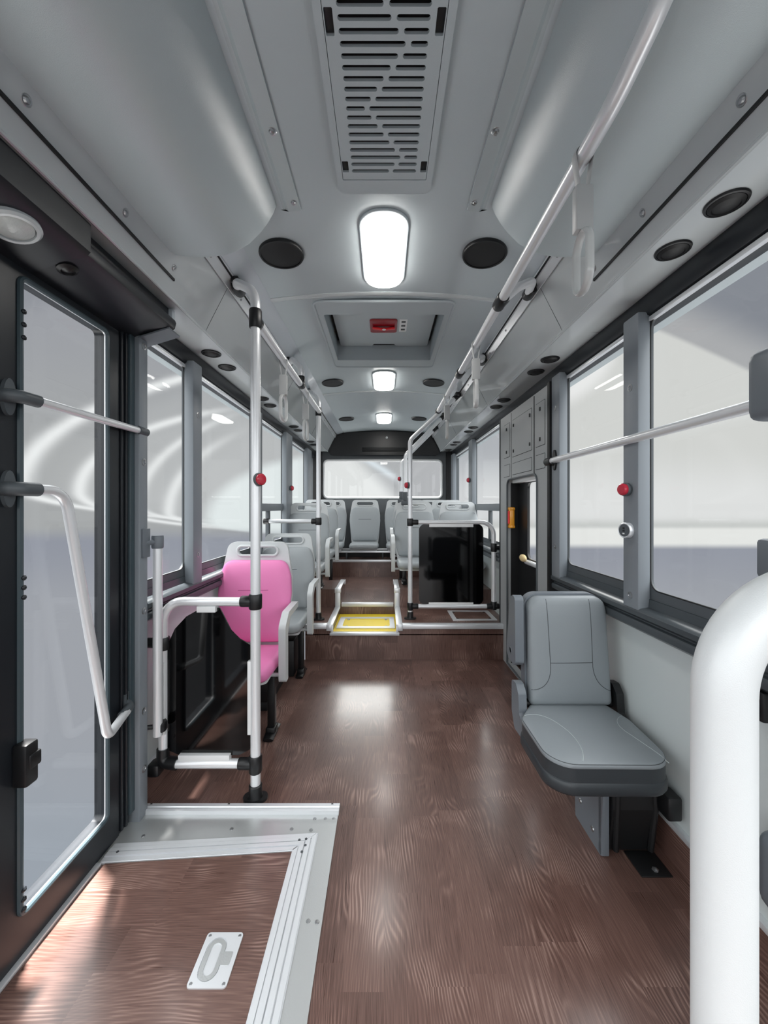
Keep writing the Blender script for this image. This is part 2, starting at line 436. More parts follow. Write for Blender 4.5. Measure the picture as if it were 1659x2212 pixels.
for s, nm in ((-1, 'left'), (1, 'right')):
    m = MB()                                             # sloping light band between ceiling panel and rail channel
    m.ext_y([(.655, E + 1.213), (.775, E + 1.175), (.775, E + 1.195), (.655, E + 1.233)], YB, YR - .1, s)
    m.build('ceiling_band_' + nm, 'under', kind='structure')
    m = MB()                                             # fascia with rounded ridge and flat underside
    m.ext_y([(FX0, FZ0), (.80, E + 1.135), (.908, E + .925), (.916, E + .905), (.928, E + .897), (1.125, E + .897),
             (1.125, E + .93), (.94, E + .93), (.82, E + 1.165), (.80, E + 1.19)], YB, YR - .12, s)
    fa = m.build('trim_%d' % (9 if s < 0 else 10), 'gloss', kind='structure', ang=12)
    for y in (1.98, 3.42, 4.86):
        MB().tube([(s * .8005, y, E + 1.134), (s * .9065, y, E + .926), (s * .917, y, E + .903), (s * 1.11, y, E + .8965)], .0012, 6).build('panel_seam', 'seam', fa)
    MB().tube([(s * .921, YB, E + .9), (s * .921, YR - .12, E + .9)], .007, 8).build('ridge_bead', 'gloss', bpy.data.objects['trim_%d' % (9 if s < 0 else 10)])
    m = MB()                                             # aluminium rail channel
    m.ext_y([(.772, E + 1.20), (.766, E + 1.172), (.782, E + 1.158), (.795, E + 1.165), (.80, E + 1.20)], YB, YR - .12, s)
    ch = m.build('trim_%d' % (11 if s < 0 else 12), 'alu', kind='structure')
    m = MB(); m.ext_y([(.786, E + 1.166), (.782, E + 1.158), (.797, E + 1.118), (.803, E + 1.12), (.79, E + 1.17)], YB, YR - .12, s)
    m.build('lip', 'alu', ch)
    m = MB(); m.ext_y([(.770, E + 1.172), (.7685, E + 1.1655), (.7745, E + 1.161), (.779, E + 1.166)], YB, YR - .12, s)
    m.build('slot', 'gasket', ch)
    m = MB()
    for y in [1.75 + .37 * i for i in range(12)]: m.lathe((s * .789, y, E + 1.139), (-s * .9, 0, -.4), [(.007, 0), (.006, .004), (.002, .006)], 10)
    b = m.build('bolt', 'screw', ch); b['kind'] = 'stuff'
    # window header rail
    m = MB()
    m.ext_y([(1.11, E + .905), (1.105, E + .86), (1.12, E + .815), (1.16, E + .80), (1.2, E + .80), (1.2, E + .93), (1.11, E + .93)], YB if s > 0 else YB, YR - .05, s)
    m.build('trim_%d' % (13 if s < 0 else 14), 'door', kind='structure')

# ---- side walls
def wall_boxes(s, spans, nm, n):
    m = MB()
    for y0, y1 in spans: m.box(min(s * 1.15, s * 1.2), max(s * 1.15, s * 1.2), y0, y1, 0, .96)
    m.build('wall_' + nm, 'wall', kind='structure')
wall_boxes(1, [(YB, 2.50), (3.62, YR)], 'right', 0)
wall_boxes(-1, [(1.70, YR)], 'left', 0)
m = MB(); m.box(1.132, 1.15, YB, 2.5, 0, .14); m.build('baseboard_right', 'kick', kind='structure')
m = MB(); m.box(-1.15, -1.132, 1.78, 3.5, 0, .14); m.build('baseboard_left', 'kick', kind='structure')
m = MB(); m.box(1.126, 1.152, YB, 2.5, .137, .158, bev=.003); m.build('trim_15', 'alu', kind='structure')
m = MB(); m.box(-1.152, -1.126, 1.78, 3.5, .137, .158, bev=.003); m.build('trim_16', 'alu', kind='structure')
belt = [(1.16, E - .395), (1.128, E - .395), (1.124, E - .43), (1.09, E - .435), (1.078, E - .447), (1.078, E - .467), (1.09, E - .478),
        (1.10, E - .482), (1.10, E - .488), (1.088, E - .492), (1.082, E - .502), (1.084, E - .522), (1.10, E - .535), (1.16, E - .54)]
for s, sp, n in ((1, [(YB, 2.50), (3.62, YR - .1)], 17), (-1, [(1.76, YR - .1)], 18)):
    m = MB()
    for a, b in sp: m.ext_y(belt, a, b, s)
    m.build('trim_%d' % n, 'belt', kind='structure')
# posts between the windows (inner face 1.08)
npost = 19
def post(s, y0, y1, bolts, z0=.955, z1=E + .83, mt='post'):
    global npost
    m = MB(); m.box(min(s * 1.08, s * 1.135), max(s * 1.08, s * 1.135), y0, y1, z0, z1, bev=.008)
    p = m.build('trim_%d' % npost, mt, kind='structure'); npost += 1
    for z in bolts:
        m = MB(); m.lathe((s * 1.0805, (y0 + y1) / 2, z), (-s, 0, 0), [(.016, 0), (.016, .002), (.010, .003), (.009, .0005), (.004, .0005)], 18)
        m.build('bolt', 'screw', p)
    return p
post(1, 1.636, 1.741, (1.92, .99 + .02)); post(1, 2.371, 2.485, (2.02, 1.68, 1.15))
post(1, 4.72, 4.92, ()); post(1, 6.02, 6.2, ())
post(-1, 1.70, 1.762, (2.12, 1.60, .93, .48, .22), z0=0); post(-1, 2.18, 2.287, (1.93, 1.12))
post(-1, 3.27, 3.42, ()); post(-1, 4.27, 4.54, ()); post(-1, 5.45, 5.75, ())
# windows: frame with rounded opening + pane
nwin = 1
def window(s, y0, y1, h0, h1, z0=1.048, z1=E + .80, transom=None, fz0=.94):
    global nwin
    w = struct('window_%d' % nwin, (s * 1.15, (y0 + y1) / 2, z0)); nwin += 1
    hole = rrect(h1 - h0, z1 - z0, .045, 6, (h0 + h1) / 2, (z0 + z1) / 2)
    mp = lambda u, v, q: Vector((s * (1.147 - q), u, v))
    MB().plate([(y0, fz0), (y1, fz0), (y1, E + .84), (y0, E + .84)], [hole], .012, mp).build('window_frame', 'frame', w)
    loop = rrect(h1 - h0 + .004, z1 - z0 + .004, .047, 6, (h0 + h1) / 2, (z0 + z1) / 2)
    MB().tube([Vector((s * 1.136, p[0], p[1])) for p in loop], .003, 6, closed=True).build('gasket', 'gasket', w)
    MB().box(min(s * 1.125, s * 1.145), max(s * 1.125, s * 1.145), h0, h1, z1 - .012, z1 + .006, bev=.002).build('top_rail', 'alu', w)
    MB().box(min(s * 1.148, s * 1.152), max(s * 1.148, s * 1.152), y0, y1, fz0, E + .84).build('pane', 'glass', w)
    if transom:
        m = MB(); m.box(min(s * 1.12, s * 1.16), max(s * 1.12, s * 1.16), h0 - .01, h1 + .01, transom - .045, transom + .03, bev=.006)
        m.build('transom', 'post', w)
        ym = h0 + (h1 - h0) * .42
        MB().box(min(s * 1.125, s * 1.16), max(s * 1.125, s * 1.16), ym - .025, ym + .025, z0 - .02, transom - .03, bev=.004).build('mullion', 'frame', w)
window(1, -.95, 1.70, -.85, 1.637); window(1, 1.70, 2.43, 1.76, 2.372)
window(1, 3.62, 4.80, 3.69, 4.735, transom=1.40); window(1, 4.80, 6.10, 4.90, 6.03, transom=1.40)
window(-1, 1.76, 2.24, 1.775, 2.182); window(-1, 2.24, 3.34, 2.28, 3.272)
window(-1, 3.34, 4.40, 3.43, 4.275, transom=1.40); window(-1, 4.40, 5.60, 4.54, 5.455, transom=1.40)

# ---- rear wall with window
rw = MB()
mpR = lambda y, d=1: (lambda u, v, q: Vector((u, y - q, v)))
hole = rrect(1.96, .615, .07, 8, -.022, 1.853)
rw.plate([(-1.25, zR - .05), (1.25, zR - .05), (1.25, 2.9), (-1.25, 2.9)], [hole], .06, mpR(YR + .06))
rw.build('wall_rear', mat('rear_wall_grey', S(98, 103, 106), .5, bump=.2, bscale=500), kind='structure')
w9 = struct('window_9', (-.022, YR, 1.55))
lp = rrect(1.965, .62, .072, 8, -.022, 1.853)
MB().tube([Vector((p[0], YR - .005, p[1])) for p in lp], .02, 10, closed=True).build('gasket', 'white', w9)
MB().box(-1.05, 1.0, YR + .03, YR + .036, 1.5, 2.2).build('pane', 'glass', w9)
# black rear header bulging below the ceiling
hd = MB()
hp = round_poly([(-.93, E + .845), (.93, E + .845), (.80, E + 1.14), (.68, E + 1.205), (0, E + 1.24), (-.68, E + 1.205), (-.80, E + 1.14)], [.05, .05, .03, .05, .3, .05, .03])
hd.plate(hp, [], .10, mpR(YR + .01))
wr = hd.build('wall_rear_header', 'black', kind='structure')
MB().box(-.36, .36, YR - .105, YR - .08, E + .90, E + .965, bev=.01).build('recess', 'gasket', wr)
for s, nm in ((-1, 'left'), (1, 'right')):                 # dark rounded corner columns
    m = MB(); m.ext_y([(1.03, .62), (1.16, .62), (1.16, 2.32), (1.03, 2.32)], YR - .13, YR + .02, s)
    m.build('trim_%d' % npost, 'gasket', kind='structure'); npost += 1
t = MB().lathe((.045, YR - .088, E + 1.13), (0, -1, -.3), [(.02, 0), (.02, .015), (.012, .025), (.004, .028)], 14).build('rear_camera', 'white')
tag(t, 'tiny white camera dot on the black panel over the rear window', 'camera')

# ================================================================== FRONT ENTRANCE (door side)
s = -1
dr = struct('door_1', (-1.15, 1.39, 0))
mpL = lambda u, v, q: Vector((-1.17 + q, u, v))
MB().plate([(1.06, .01), (1.625, .01), (1.625, 2.21), (1.06, 2.21)], [rrect(.372, 1.966, .02, 4, 1.368, 1.123)], .05, mpL).build('door_frame', 'door', dr)
lp = rrect(.374, 1.968, .022, 4, 1.368, 1.123)
MB().tube([Vector((-1.118, p[0], p[1])) for p in lp], .009, 8, closed=True).build('gasket', 'teal', dr)
lp = rrect(.362, 1.956, .02, 4, 1.368, 1.123)
MB().tube([Vector((-1.122, p[0], p[1])) for p in lp], .004, 6, closed=True).build('pane_edge', 'alu', dr)
MB().box(-1.136, -1.132, 1.17, 1.57, .12, 2.13).build('pane', 'glass', dr)
m = MB()
for zz in (2.0, 1.96, 1.92, 1.18, 1.15, 1.12, .22, .19, .16):
    m.lathe((-1.119, 1.185, zz), (1, 0, 0), [(.008, 0), (.008, .012), (.003, .016)], 10)
b = m.build('screw', 'door', dr); b['kind'] = 'stuff'
def foot(mb, c, n, sz=(.028, .045)):
    """oval screw flange; c on the surface, n its normal"""
    n = Vector(n).normalized(); z = Vector((0, 0, 1)); u = n.cross(z)
    o = circ(sz[0], 20, ry=sz[1])
    mb.plate(o, [], .012, lambda a, b_, q: Vector(c) + u * a + z * b_ + n * q)
# upper straight bar
a, b = Vector((-1.07, 1.13, E + .325)), Vector((-1.09, 1.735, E + .338))
MB().tube([a + Vector((0, .045, 0)), b], .0145, 14).build('grab_bar', 'tube', dr)
m = MB(); foot(m, (-1.12, 1.14, a.z), (1, 0, 0), (.02, .055)); m.tube([(-1.12, 1.125, a.z), (-1.075, 1.125, a.z), (-1.07, 1.19, a.z)], .02, 14, fil=.03)
foot(m, (-1.125, 1.68, b.z), (1, 0, 0), (.022, .055)); m.tube([(-1.12, 1.69, b.z), (-1.09, 1.715, b.z)], .014, 12); m.cyl((-1.09, 1.70, b.z - .0), (-1.09, 1.76, b.z), .02, 16)
m.build('bar_bracket', 'frame', dr)
# lower cranked bar
q = [Vector((-1.07, 1.16, E + .052)), Vector((-1.07, 1.29, E + .052)), Vector((-1.06, 1.475, E - .885)), Vector((-1.09, 1.63, E - .868))]
MB().tube(q, .0165, 16, fil=[.075, .035]).build('grab_bar', 'tube', dr)
m = MB(); foot(m, (-1.12, 1.14, E + .052), (1, 0, 0), (.02, .055)); m.tube([(-1.12, 1.125, E + .052), (-1.075, 1.125, E + .052), (-1.07, 1.19, E + .052)], .021, 14, fil=.03)
foot(m, (-1.12, 1.67, E - .85), (1, 0, 0), (.025, .05)); m.tube([(-1.12, 1.67, E - .85), (-1.095, 1.655, E - .862), (-1.09, 1.60, E - .872)], .019, 12, fil=.02)
m.build('bar_bracket', 'frame', dr)
MB().box(-1.12, -1.075, 1.155, 1.20, .55, .68, bev=.008).box(-1.10, -1.07, 1.165, 1.205, .60, .645, bev=.006).build('latch', 'black', dr)
# second leaf, mostly outside the frame
d2 = struct('door_2', (-1.15, .74, 0))
MB().plate([(.49, .01), (1.055, .01), (1.055, 2.21), (.49, 2.21)], [rrect(.46, 2.0, .02, 4, .77, 1.112)], .05, mpL).build('door_frame', 'door', d2)
MB().box(-1.152, -1.147, .52, 1.02, .09, 2.13).build('pane', 'glass', d2)
# jamb profiles between the leaf and the first post
m = MB()
m.box(-1.2, -1.13, 1.628, 1.70, 0, 2.2, bev=.004); m.box(-1.135, -1.112, 1.632, 1.645, 0.02, 2.2, bev=.004); m.box(-1.135, -1.108, 1.655, 1.668, .02, 2.2, bev=.004)
jb = m.build('trim_%d' % npost, 'door', kind='structure'); npost += 1
MB().box(-1.132, -1.10, 1.67, 1.70, .06, 2.2, bev=.004).build('seal', 'teal', jb)
m = MB(); m.box(-1.2, -1.15, YB, .48, 0, .96); m.build('wall_left_front', 'wall', kind='structure')
MB().box(-1.2, -1.12, .40, .485, 0, 2.21, bev=.006).build('trim_%d' % npost, 'door', kind='structure'); npost += 1
# black door-drive housing above the door
hs = thing('door_drive_housing', 'long black housing over the glass entrance door holding a dome lamp', 'housing', (-1.0, .6, E + .72))
m = MB()
m.ext_y([(.93, E + .893), (.93, E + .805), (.945, E + .79), (1.02, E + .775), (1.13, E + .735), (1.16, E + .735), (1.16, E + .893)], -1.2, 1.22, -1)
m.ext_y([(.972, E + .893), (.972, E + .845), (.942, E + .838), (.937, E + .825), (.943, E + .80), (.96, E + .79), (1.05, E + .772), (1.13, E + .735), (1.16, E + .735), (1.16, E + .893)], 1.215, 1.735, -1)
m.build('cover', 'door', hs)
MB().box(-1.13, -.955, 1.735, 1.76, E + .79, E + .893, bev=.004).build('end_cap', 'under', hs)
MB().ext_y([(.95, E + .787), (1.12, E + .735), (1.12, E + .742), (.95, E + .794)], 1.70, 1.79, -1).build('bottom_plate', 'foldpl', hs)
lm = thing('door_dome_lamp', 'round clear dome lamp under the black housing above the entrance door', 'lamp', (-1.02, 1.055, E + .76))
nrm = Vector((.27, 0, -.96)); o = Vector((-1.018, 1.055, E + .776))
MB().lathe(o, nrm, [(.062, 0), (.062, .012), (.055, .018), (.047, .018), (.046, .008)], 32).build('bezel', 'gloss', lm)
MB().lathe(o, nrm, [(.047, .004), (.044, .014), (.03, .02), (.01, .022)], 32).build('lens', 'lens', lm)
cm = MB().lathe(Vector((-1.03, 1.25, E + .776)), (.27, 0, -.96), [(.03, 0), (.03, .008), (.02, .014), (.018, .008), (.009, .012), (.004, .014)], 24).build('door_camera', 'black')
tag(cm, 'small round black camera under the housing above the entrance door', 'camera')

# entrance ramp, frames
zS = .003
m = MB()
def quad(mb, pts, t):
    a = [Vector(p) for p in pts]; n = len(a)
    mb.add(a + [p + Vector((0, 0, t)) for p in a], [list(range(n))[::-1], list(range(n, 2 * n))] + [[i, (i + 1) % n, (i + 1) % n + n, i + n] for i in range(n)])
st = thing('threshold_sheet', 'brushed aluminium sheet framing the entrance ramp on the floor', 'floor plate', (-.6, 1.3, 0))
m = MB(); quad(m, [(-.283, -1.2, 0), (-.208, -1.2, 0), (-.208, 1.765, 0), (-.283, 1.765, 0)], zS + .001)
quad(m, [(-1.13, 1.50, 0), (-.283, 1.60, 0), (-.283, 1.765, 0), (-1.13, 1.765, 0)], zS)
m.build('sheet', 'sheet', st)
for (x, y) in [(-.225, 1.72), (-.262, 1.72), (-.225, 1.292), (-.255, 1.295), (-.225, .9), (-.31, 1.72), (-.315, 1.66), (-.66, 1.665), (-.40, 1.665), (-1.02, 1.63), (-1.05, 1.57)]:
    MB().lathe((x, y, .0035), (0, 0, 1), [(.008, 0), (.007, .002), (.002, .0025)], 12).build('screw', 'screw', st)
tr = MB()
prof = [(1.742, 0), (1.742, .021), (1.75, .024), (1.765, .019), (1.768, .023), (1.778, .023), (1.781, .019), (1.79, .019), (1.80, .010), (1.80, 0)]
tr.ext_x(prof, -1.128, -.205); t16 = tr.build('trim_%d' % npost, 'alu', kind='structure'); npost += 1
for x in (-1.08, -.72, -.24):
    MB().lathe((x, 1.784, .0185), (0, 0, 1), [(.006, 0), (.005, .002), (.001, .002)], 10).build('screw', 'seam', t16)
rp = thing('entrance_ramp', 'wood-look fold-out ramp panel in a ribbed aluminium border beside the entrance door', 'ramp', (-.75, .9, 0))
m = MB(); quad(m, [(-1.10, -.3, 0), (-.370, -.3, 0), (-.366, 1.553, 0), (-1.09, 1.50, 0)], .006); m.build('panel', 'ramp', rp)
m = MB()
for i in range(4):
    a0, a1 = -.372 + i * .0225, -.372 + i * .0225 + .018
    quad(m, [(a0, -.3, 0), (a1, -.3, 0), (a1 + .002, 1.56 + i * .02 + .018, 0), (a0 + .002, 1.56 + i * .02, 0)], .013 if i in (1, 2) else .010)
quad(m, [(-.374, -.3, 0), (-.283, -.3, 0), (-.281, 1.635, 0), (-.372, 1.555, 0)], .007)
m.build('border', 'alu', rp)
m = MB()
for i in range(4):
    o0 = i * .021
    quad(m, [(-1.11, 1.505 + o0, 0), (-.368 + o0, 1.558 + o0, 0), (-.366 + o0 + .014, 1.558 + o0 + .017, 0), (-1.11, 1.505 + o0 + .017, 0)], .013 if i in (1, 2) else .010)
quad(m, [(-1.11, 1.503, 0), (-.37, 1.556, 0), (-.281, 1.64, 0), (-1.11, 1.59, 0)], .007)
m.build('border', 'alu', rp)
MB().box(-1.122, -1.102, -.3, 1.50, 0, .012, bev=.002).build('border', 'alu', rp)
for (x, y) in ((-.352, 1.60), (-.325, 1.605), (-.322, 1.575), (-.33, 1.545), (-1.07, 1.545)):
    MB().lathe((x, y, .012), (0, 0, 1), [(.006, 0), (.005, .0025), (.001, .0025)], 10).build('screw', 'seam', rp)
hx, hy = -.515, 1.183
mpF = lambda u, v, q: Vector((hx + u, hy + v, .006 + q))
ov = lambda w, h: rrect(w, h, w / 2, 8, -.012, 0)
hnd = MB().plate(rrect(.116, .146, .01, 4), [ov(.062, .118)], .004, mpF).plate(rrect(.07, .126, .01, 4, -.012, 0), [], .001, mpF).build('handle_plate', 'alu', rp)
MB().plate(ov(.056, .112), [ov(.032, .086)], .0035, mpF).plate(rrect(.03, .036, .003, 2, .03, 0), [], .005, mpF).build('ring_handle', 'sheet', hnd)
for (u, v) in ((-.048, -.063), (.048, -.063), (-.048, .063), (.048, .063)):
    MB().lathe(mpF(u, v, .004), (0, 0, 1), [(.005, 0), (.004, .0012), (.001, .0012)], 10).build('screw', 'screw', hnd)

# ================================================================== CEILING THINGS
# duct covers
def duct(s, label):
    root = thing('duct_cover', label, 'duct cover', (s * .62, .2, E + 1.02))
    ye = 1.575
    pr = [(.425, 1.262), (.436, 1.235), (.455, 1.19), (.475, 1.155), (.505, 1.115), (.55, 1.07), (.60, 1.04), (.655, 1.022), (.72, 1.015), (.80, 1.016), (.862, 1.024)]
    out = [(x, E + z) for x, z in pr]; inn = [(x + .004, z + .02) for x, z in out[::-1]]
    m = MB()
    # rear edge sweeps back slightly towards the ceiling
    n = len(out); vs = []
    for (y) in (YB, ye - .03, ye):
        for (x, z) in out + inn: vs.append(Vector((s * x, y, z + (.0 if y < ye else .006))))
    k = 2 * n; fs = [list(range(k)), list(range(2 * k, 3 * k))]
    for i in range(2):
        for j in range(k): fs.append([i * k + j, i * k + (j + 1) % k, (i + 1) * k + (j + 1) % k, (i + 1) * k + j])
    m.add(vs, fs); m.build('cover', 'duct', root, ang=50)
    m = MB(); m.ext_y([(.345, zc(.345) - .001), (.345, zc(.345) - .009), (.395, zc(.395) - .010), (.43, E + 1.25), (.43, zc(.43))], YB, 1.60, s)
    m.build('ceiling_flange', 'duct', root)
    m = MB(); m.ext_y([(.855, E + 1.03), (.862, E + 1.018), (.888, E + .964), (.894, E + .967), (.866, E + 1.034)], YB, 1.635, s)
    m.build('side_flange', 'duct', root)
    MB().box(min(s * .886, s * .892), max(s * .886, s * .892), YB, 1.63, E + .954, E + .964).build('gap', 'gasket', root)
    for y in (.79, 1.29, 1.585, .3):
        MB().lathe((s * .368, y - .03, zc(.37) - .008), (0, 0, -1), [(.017, 0), (.015, .002), (.010, .001), (.007, .006), (.003, .007)], 16).build('screw', 'screw', root)
    for y in (.94, 1.30, 1.6, .55):
        MB().lathe((s * .874, y, E + .993), (-s * .9, 0, -.42), [(.015, 0), (.013, .002), (.009, .001), (.006, .006), (.003, .007)], 16).build('screw', 'screw', root)
    return root
duct(-1, 'curved grey duct cover bulging from the ceiling above the entrance-door side')
duct(1, 'curved grey duct cover bulging from the ceiling behind the long grab rail')
# return air grille
g = thing('ceiling_vent', 'long slotted grey air grille in the middle of the ceiling', 'vent', (0.002, 1.0, E + 1.2))
zv = E + 1.236
mpC = lambda u, v, q: Vector((u + .002, v, zv - q))
ol = [(-.178, -.2), (.178, -.2)] + [(p[0], p[1]) for p in rrect(.356, .1, .02, 5, 0, 1.455)[:12][::1]]
ol = [(.178, -.2)] + rrect(.356, .1, .025, 5, 0, 1.455)[0:12] + [(-.178, -.2)]
MB().plate(ol, [rrect(.312, 1.60, .004, 2, 0, .642)], .014, mpC).build('frame', 'ceil', g)
holes = []; a = []
rows = 40
for i in range(rows):
    y = 1.404 - .02755 * i
    if y < .12: break
    ph = (i - 2) % 12
    gx = .004 + .058 * (1 - (ph if ph < 6 else 12 - ph) / 3)      # the gap zigzags down the grille
    for (x0, x1) in ((-.119, gx - .0065), (gx + .0065, .115)):
        holes.append(rrect(x1 - x0, .0135, .0066, 3, (x0 + x1) / 2, y))
for sx in (-1, 1):
    for (yy, hh) in ((1.387, .045), (.972, .058)): holes.append(rrect(.022, hh, .002, 1, sx * .141, yy))
zv2 = zv - .003
mpG = lambda u, v, q: Vector((u + .002, v, zv2 - q))
MB().plate([(-.1545, .05), (.1545, .05), (.1545, 1.44), (-.1545, 1.44)], holes, .009, mpG).build('grille', 'ceil', g)
MB().box(-.15, .154, .05, 1.44, zv2 + .012, zv2 + .016).build('filter', 'gasket', g)
for sx in (-1, 1):
    for (yy, hh) in ((1.387, .045), (.972, .058)):
        MB().box(sx * .141 - .0105 + .002, sx * .141 + .0105 + .002, yy - hh / 2 + .001, yy + hh / 2 - .002, zv2 - .003, zv2 + .002, bev=.001).build('latch', 'black', g)
for x0, x1 in ((-.118, -.004), (.004, .112)): pass
# ceiling lamps
def lamp(y0, y1, label):
    yc = (y0 + y1) / 2; L = thing('ceiling_lamp', label, 'lamp', (0, yc, E + 1.2), 'ceiling lamps along the aisle')
    z0 = E + 1.249
    mp = lambda u, v, q: Vector((u, yc + v, z0 - q))
    MB().puff(rrect(.222, y1 - y0 + .016, .096, 8), .012, .001, mp, edge=.008).build('rim', 'ceil', L)
    MB().puff(rrect(.20, y1 - y0 - .008, .088, 8), .03, .006, mp, edge=.02).build('diffuser', 'lamp', L)
lamp(1.615, 2.165, 'large glowing white ceiling lamp just in front of the roof hatch')
lamp(3.53, 4.08, 'glowing white ceiling lamp just behind the roof hatch')
lamp(5.13, 5.70, 'small-looking glowing ceiling lamp closest to the rear window')
# ceiling speakers
spk = None
for (x, y, l) in ((-.496, 1.862, 'round black ceiling speaker beside the large lamp, door side'),
                  (.487, 1.862, 'round black ceiling speaker beside the large lamp, grab-rail side'),
                  (-.508, 3.80, 'round black ceiling speaker beside the middle lamp, door side'),
                  (.49, 3.80, 'round black ceiling speaker beside the middle lamp, emergency-door side'),
                  (-.525, 5.36, 'round black ceiling speaker beside the rearmost lamp, single-seat side'),
                  (.49, 5.36, 'round black ceiling speaker beside the rearmost lamp, double-seat side')):
    if not spk:
        spk = thing('ceiling_speaker', l, 'speaker', (x, y, zc(x)), 'ceiling speakers')
        o = Vector((x, y, zc(x) + .003))
        MB().lathe(o, (0, 0, -1), [(.105, 0), (.107, .012), (.104, .018), (.097, .018), (.096, .012)], 40).build('rim', 'black', spk)
        MB().lathe(o, (0, 0, -1), [(.097, .006), (.096, .014), (.05, .0145), (.01, .015)], 40).build('grille', 'gasket', spk)
    else:
        place(copy_tree(spk), (x, y, zc(x)), l)
for o in bpy.data.objects:
    if o.name.startswith('ceiling_speaker'): o.rotation_euler = (0, math.radians(3.5) * (1 if o.location.x > 0 else -1), 0)
# roof hatch
h = thing('roof_hatch', 'square recessed roof hatch with a red emergency handle', 'hatch', (0, 2.85, E + 1.24))
zo = E + 1.238
outer = rrect(.86, 1.08, .045, 5, 0, 2.85); inner = rrect(2 * HX, HY1 - HY0, .02, 4, 0, (HY0 + HY1) / 2)
MB().plate(outer, [inner], .012, lambda u, v, q: Vector((u, v, zo - q + .004))).build('frame', 'ceil', h)
MB().tube([Vector((p[0], p[1], zo - .006)) for p in outer], .009, 8, closed=True).build('frame_edge', 'ceil', h)
m = MB()
for q in ((-HX - .009, -HX + .003, HY0, HY1), (HX - .003, HX + .009, HY0, HY1), (-HX, HX, HY0 - .009, HY0 + .003), (-HX, HX, HY1 - .003, HY1 + .009)): m.box(*q, zo - .006, zo + .16)
m.build('frame_wall', 'ceil', h)
zl = E + 1.345
lid_o = [(-.36, HY0 + .01), (.36, HY0 + .01), (.36, HY1 - .012), (.10, HY1 - .012), (.085, HY1 - .05), (-.085, HY1 - .05), (-.10, HY1 - .012), (-.36, HY1 - .012)]
MB().plate(round_poly(lid_o, [.02, .02, .02, .012, .012, .012, .012, .02]), [], .014, lambda u, v, q: Vector((u, v, zl + .014 - q))).build('lid', 'ceil', h)
MB().box(-.1, .1, HY1 - .07, HY1 - .005, zl + .012, zl + .05).box(-HX, HX, HY0, HY1, zl + .05, zl + .06).build('latch_recess', 'gasket', h)
hy = 2.86
rh = MB().puff(rrect(.20, .21, .02, 4), .008, .002, lambda u, v, q: Vector((u - .003, hy + v, zl - q)), edge=.004).build('emergency_handle', 'redp', h)
MB().tube([(-.085, hy, zl - .018), (-.02, hy + .004, zl - .024), (.02, hy + .004, zl - .024), (.08, hy, zl - .018)], .01, 10, flat=(.008, .017)).build('lever', 'redl', rh)
MB().sphere((0, hy, zl - .03), .014, (1.1, .8, .5), 12).build('pivot', 'white', rh)
lb = MB().box(.115, .17, 2.765, 2.955, zl - .002, zl).build('instruction_label', 'white', h)
for k, yy in enumerate((2.80, 2.86, 2.92)):
    MB().box(.128, .158, yy - .012, yy + .012, zl - .003, zl - .0015).build('pictogram', 'seam', lb)
# round air outlets on the underside panels
ao = None
sides = {1: [1.135, 1.345, 2.34, 2.56, 3.24, 3.46, 4.36, 4.60, 5.36, 5.58, 6.05, 6.2], -1: [2.25, 2.476, 3.19, 3.41, 4.31, 4.53, 5.30, 5.56]}
LBL = {1: ['larger round black outlet over the near side window, nearer the camera', 'round black outlet over the near side window, second one back',
           'round black outlet just past the window post with the red button', 'round black outlet just ahead of the emergency door frame',
           'round black outlet over the emergency door panel, nearer one', 'round black outlet over the emergency door panel, farther one',
           'round black outlet over the window behind the emergency door, nearer one', 'round black outlet over the window behind the emergency door, farther one',
           'fifth-pair round black outlet above the double seats, nearer one', 'fifth-pair round black outlet above the double seats, farther one',
           'last-pair round black outlet by the rear corner, double-seat side, nearer one', 'last round black outlet in the rear corner, double-seat side'],
       -1: ['round black outlet right after the door housing, nearer one', 'round black outlet right after the door housing, farther one',
            'round black outlet above the pink seat window, nearer one', 'round black outlet above the pink seat window, farther one',
            'round black outlet over the third window past the entrance, nearer one', 'round black outlet over the third window past the entrance, farther one',
            'last-pair round black outlet on the single-seat side, nearer one', 'last-pair round black outlet on the single-seat side, farther one']}
for s_ in (1, -1):
    for y, l in zip(sides[s_], LBL[s_]):
        loc = (s_ * 1.01, y, E + .897)
        if not ao:
            ao = thing('air_outlet', l, 'air outlet', loc, 'round air outlets above the windows')
            MB().lathe(Vector(loc) + Vector((0, 0, .002)), (0, 0, -1), [(.052, 0), (.055, .004), (.053, .009), (.047, .010), (.045, .004)], 28).build('rim', 'black', ao)
            MB().lathe(Vector(loc), (0, 0, -1), [(.046, 0), (.045, .008), (.035, .014), (.033, .010), (.018, .016), (.005, .017)], 28).build('nozzle', 'gasket', ao)
        else: place(copy_tree(ao), loc, l)

# ================================================================== RAILS AND POLES
R = .0215
def joint_y(mb, c, r=.029, h=.05, ax=(0, 0, 1)):
    c = Vector(c); ax = Vector(ax).normalized(); mb.lathe(c - ax * h, ax, [(r * .9, 0), (r, .006), (r, 2 * h - .006), (r * .9, 2 * h)], 20)
def clamp(mb, c, ax, s):
    """black clamp that hangs from the rail channel"""
    c = Vector(c); ax = Vector(ax).normalized()
    joint_y(mb, c, .029, .045, ax)
    mb.box(c.x - .02, c.x + .02, c.y - .06, c.y + .03, c.z, c.z + .035, bev=.006)
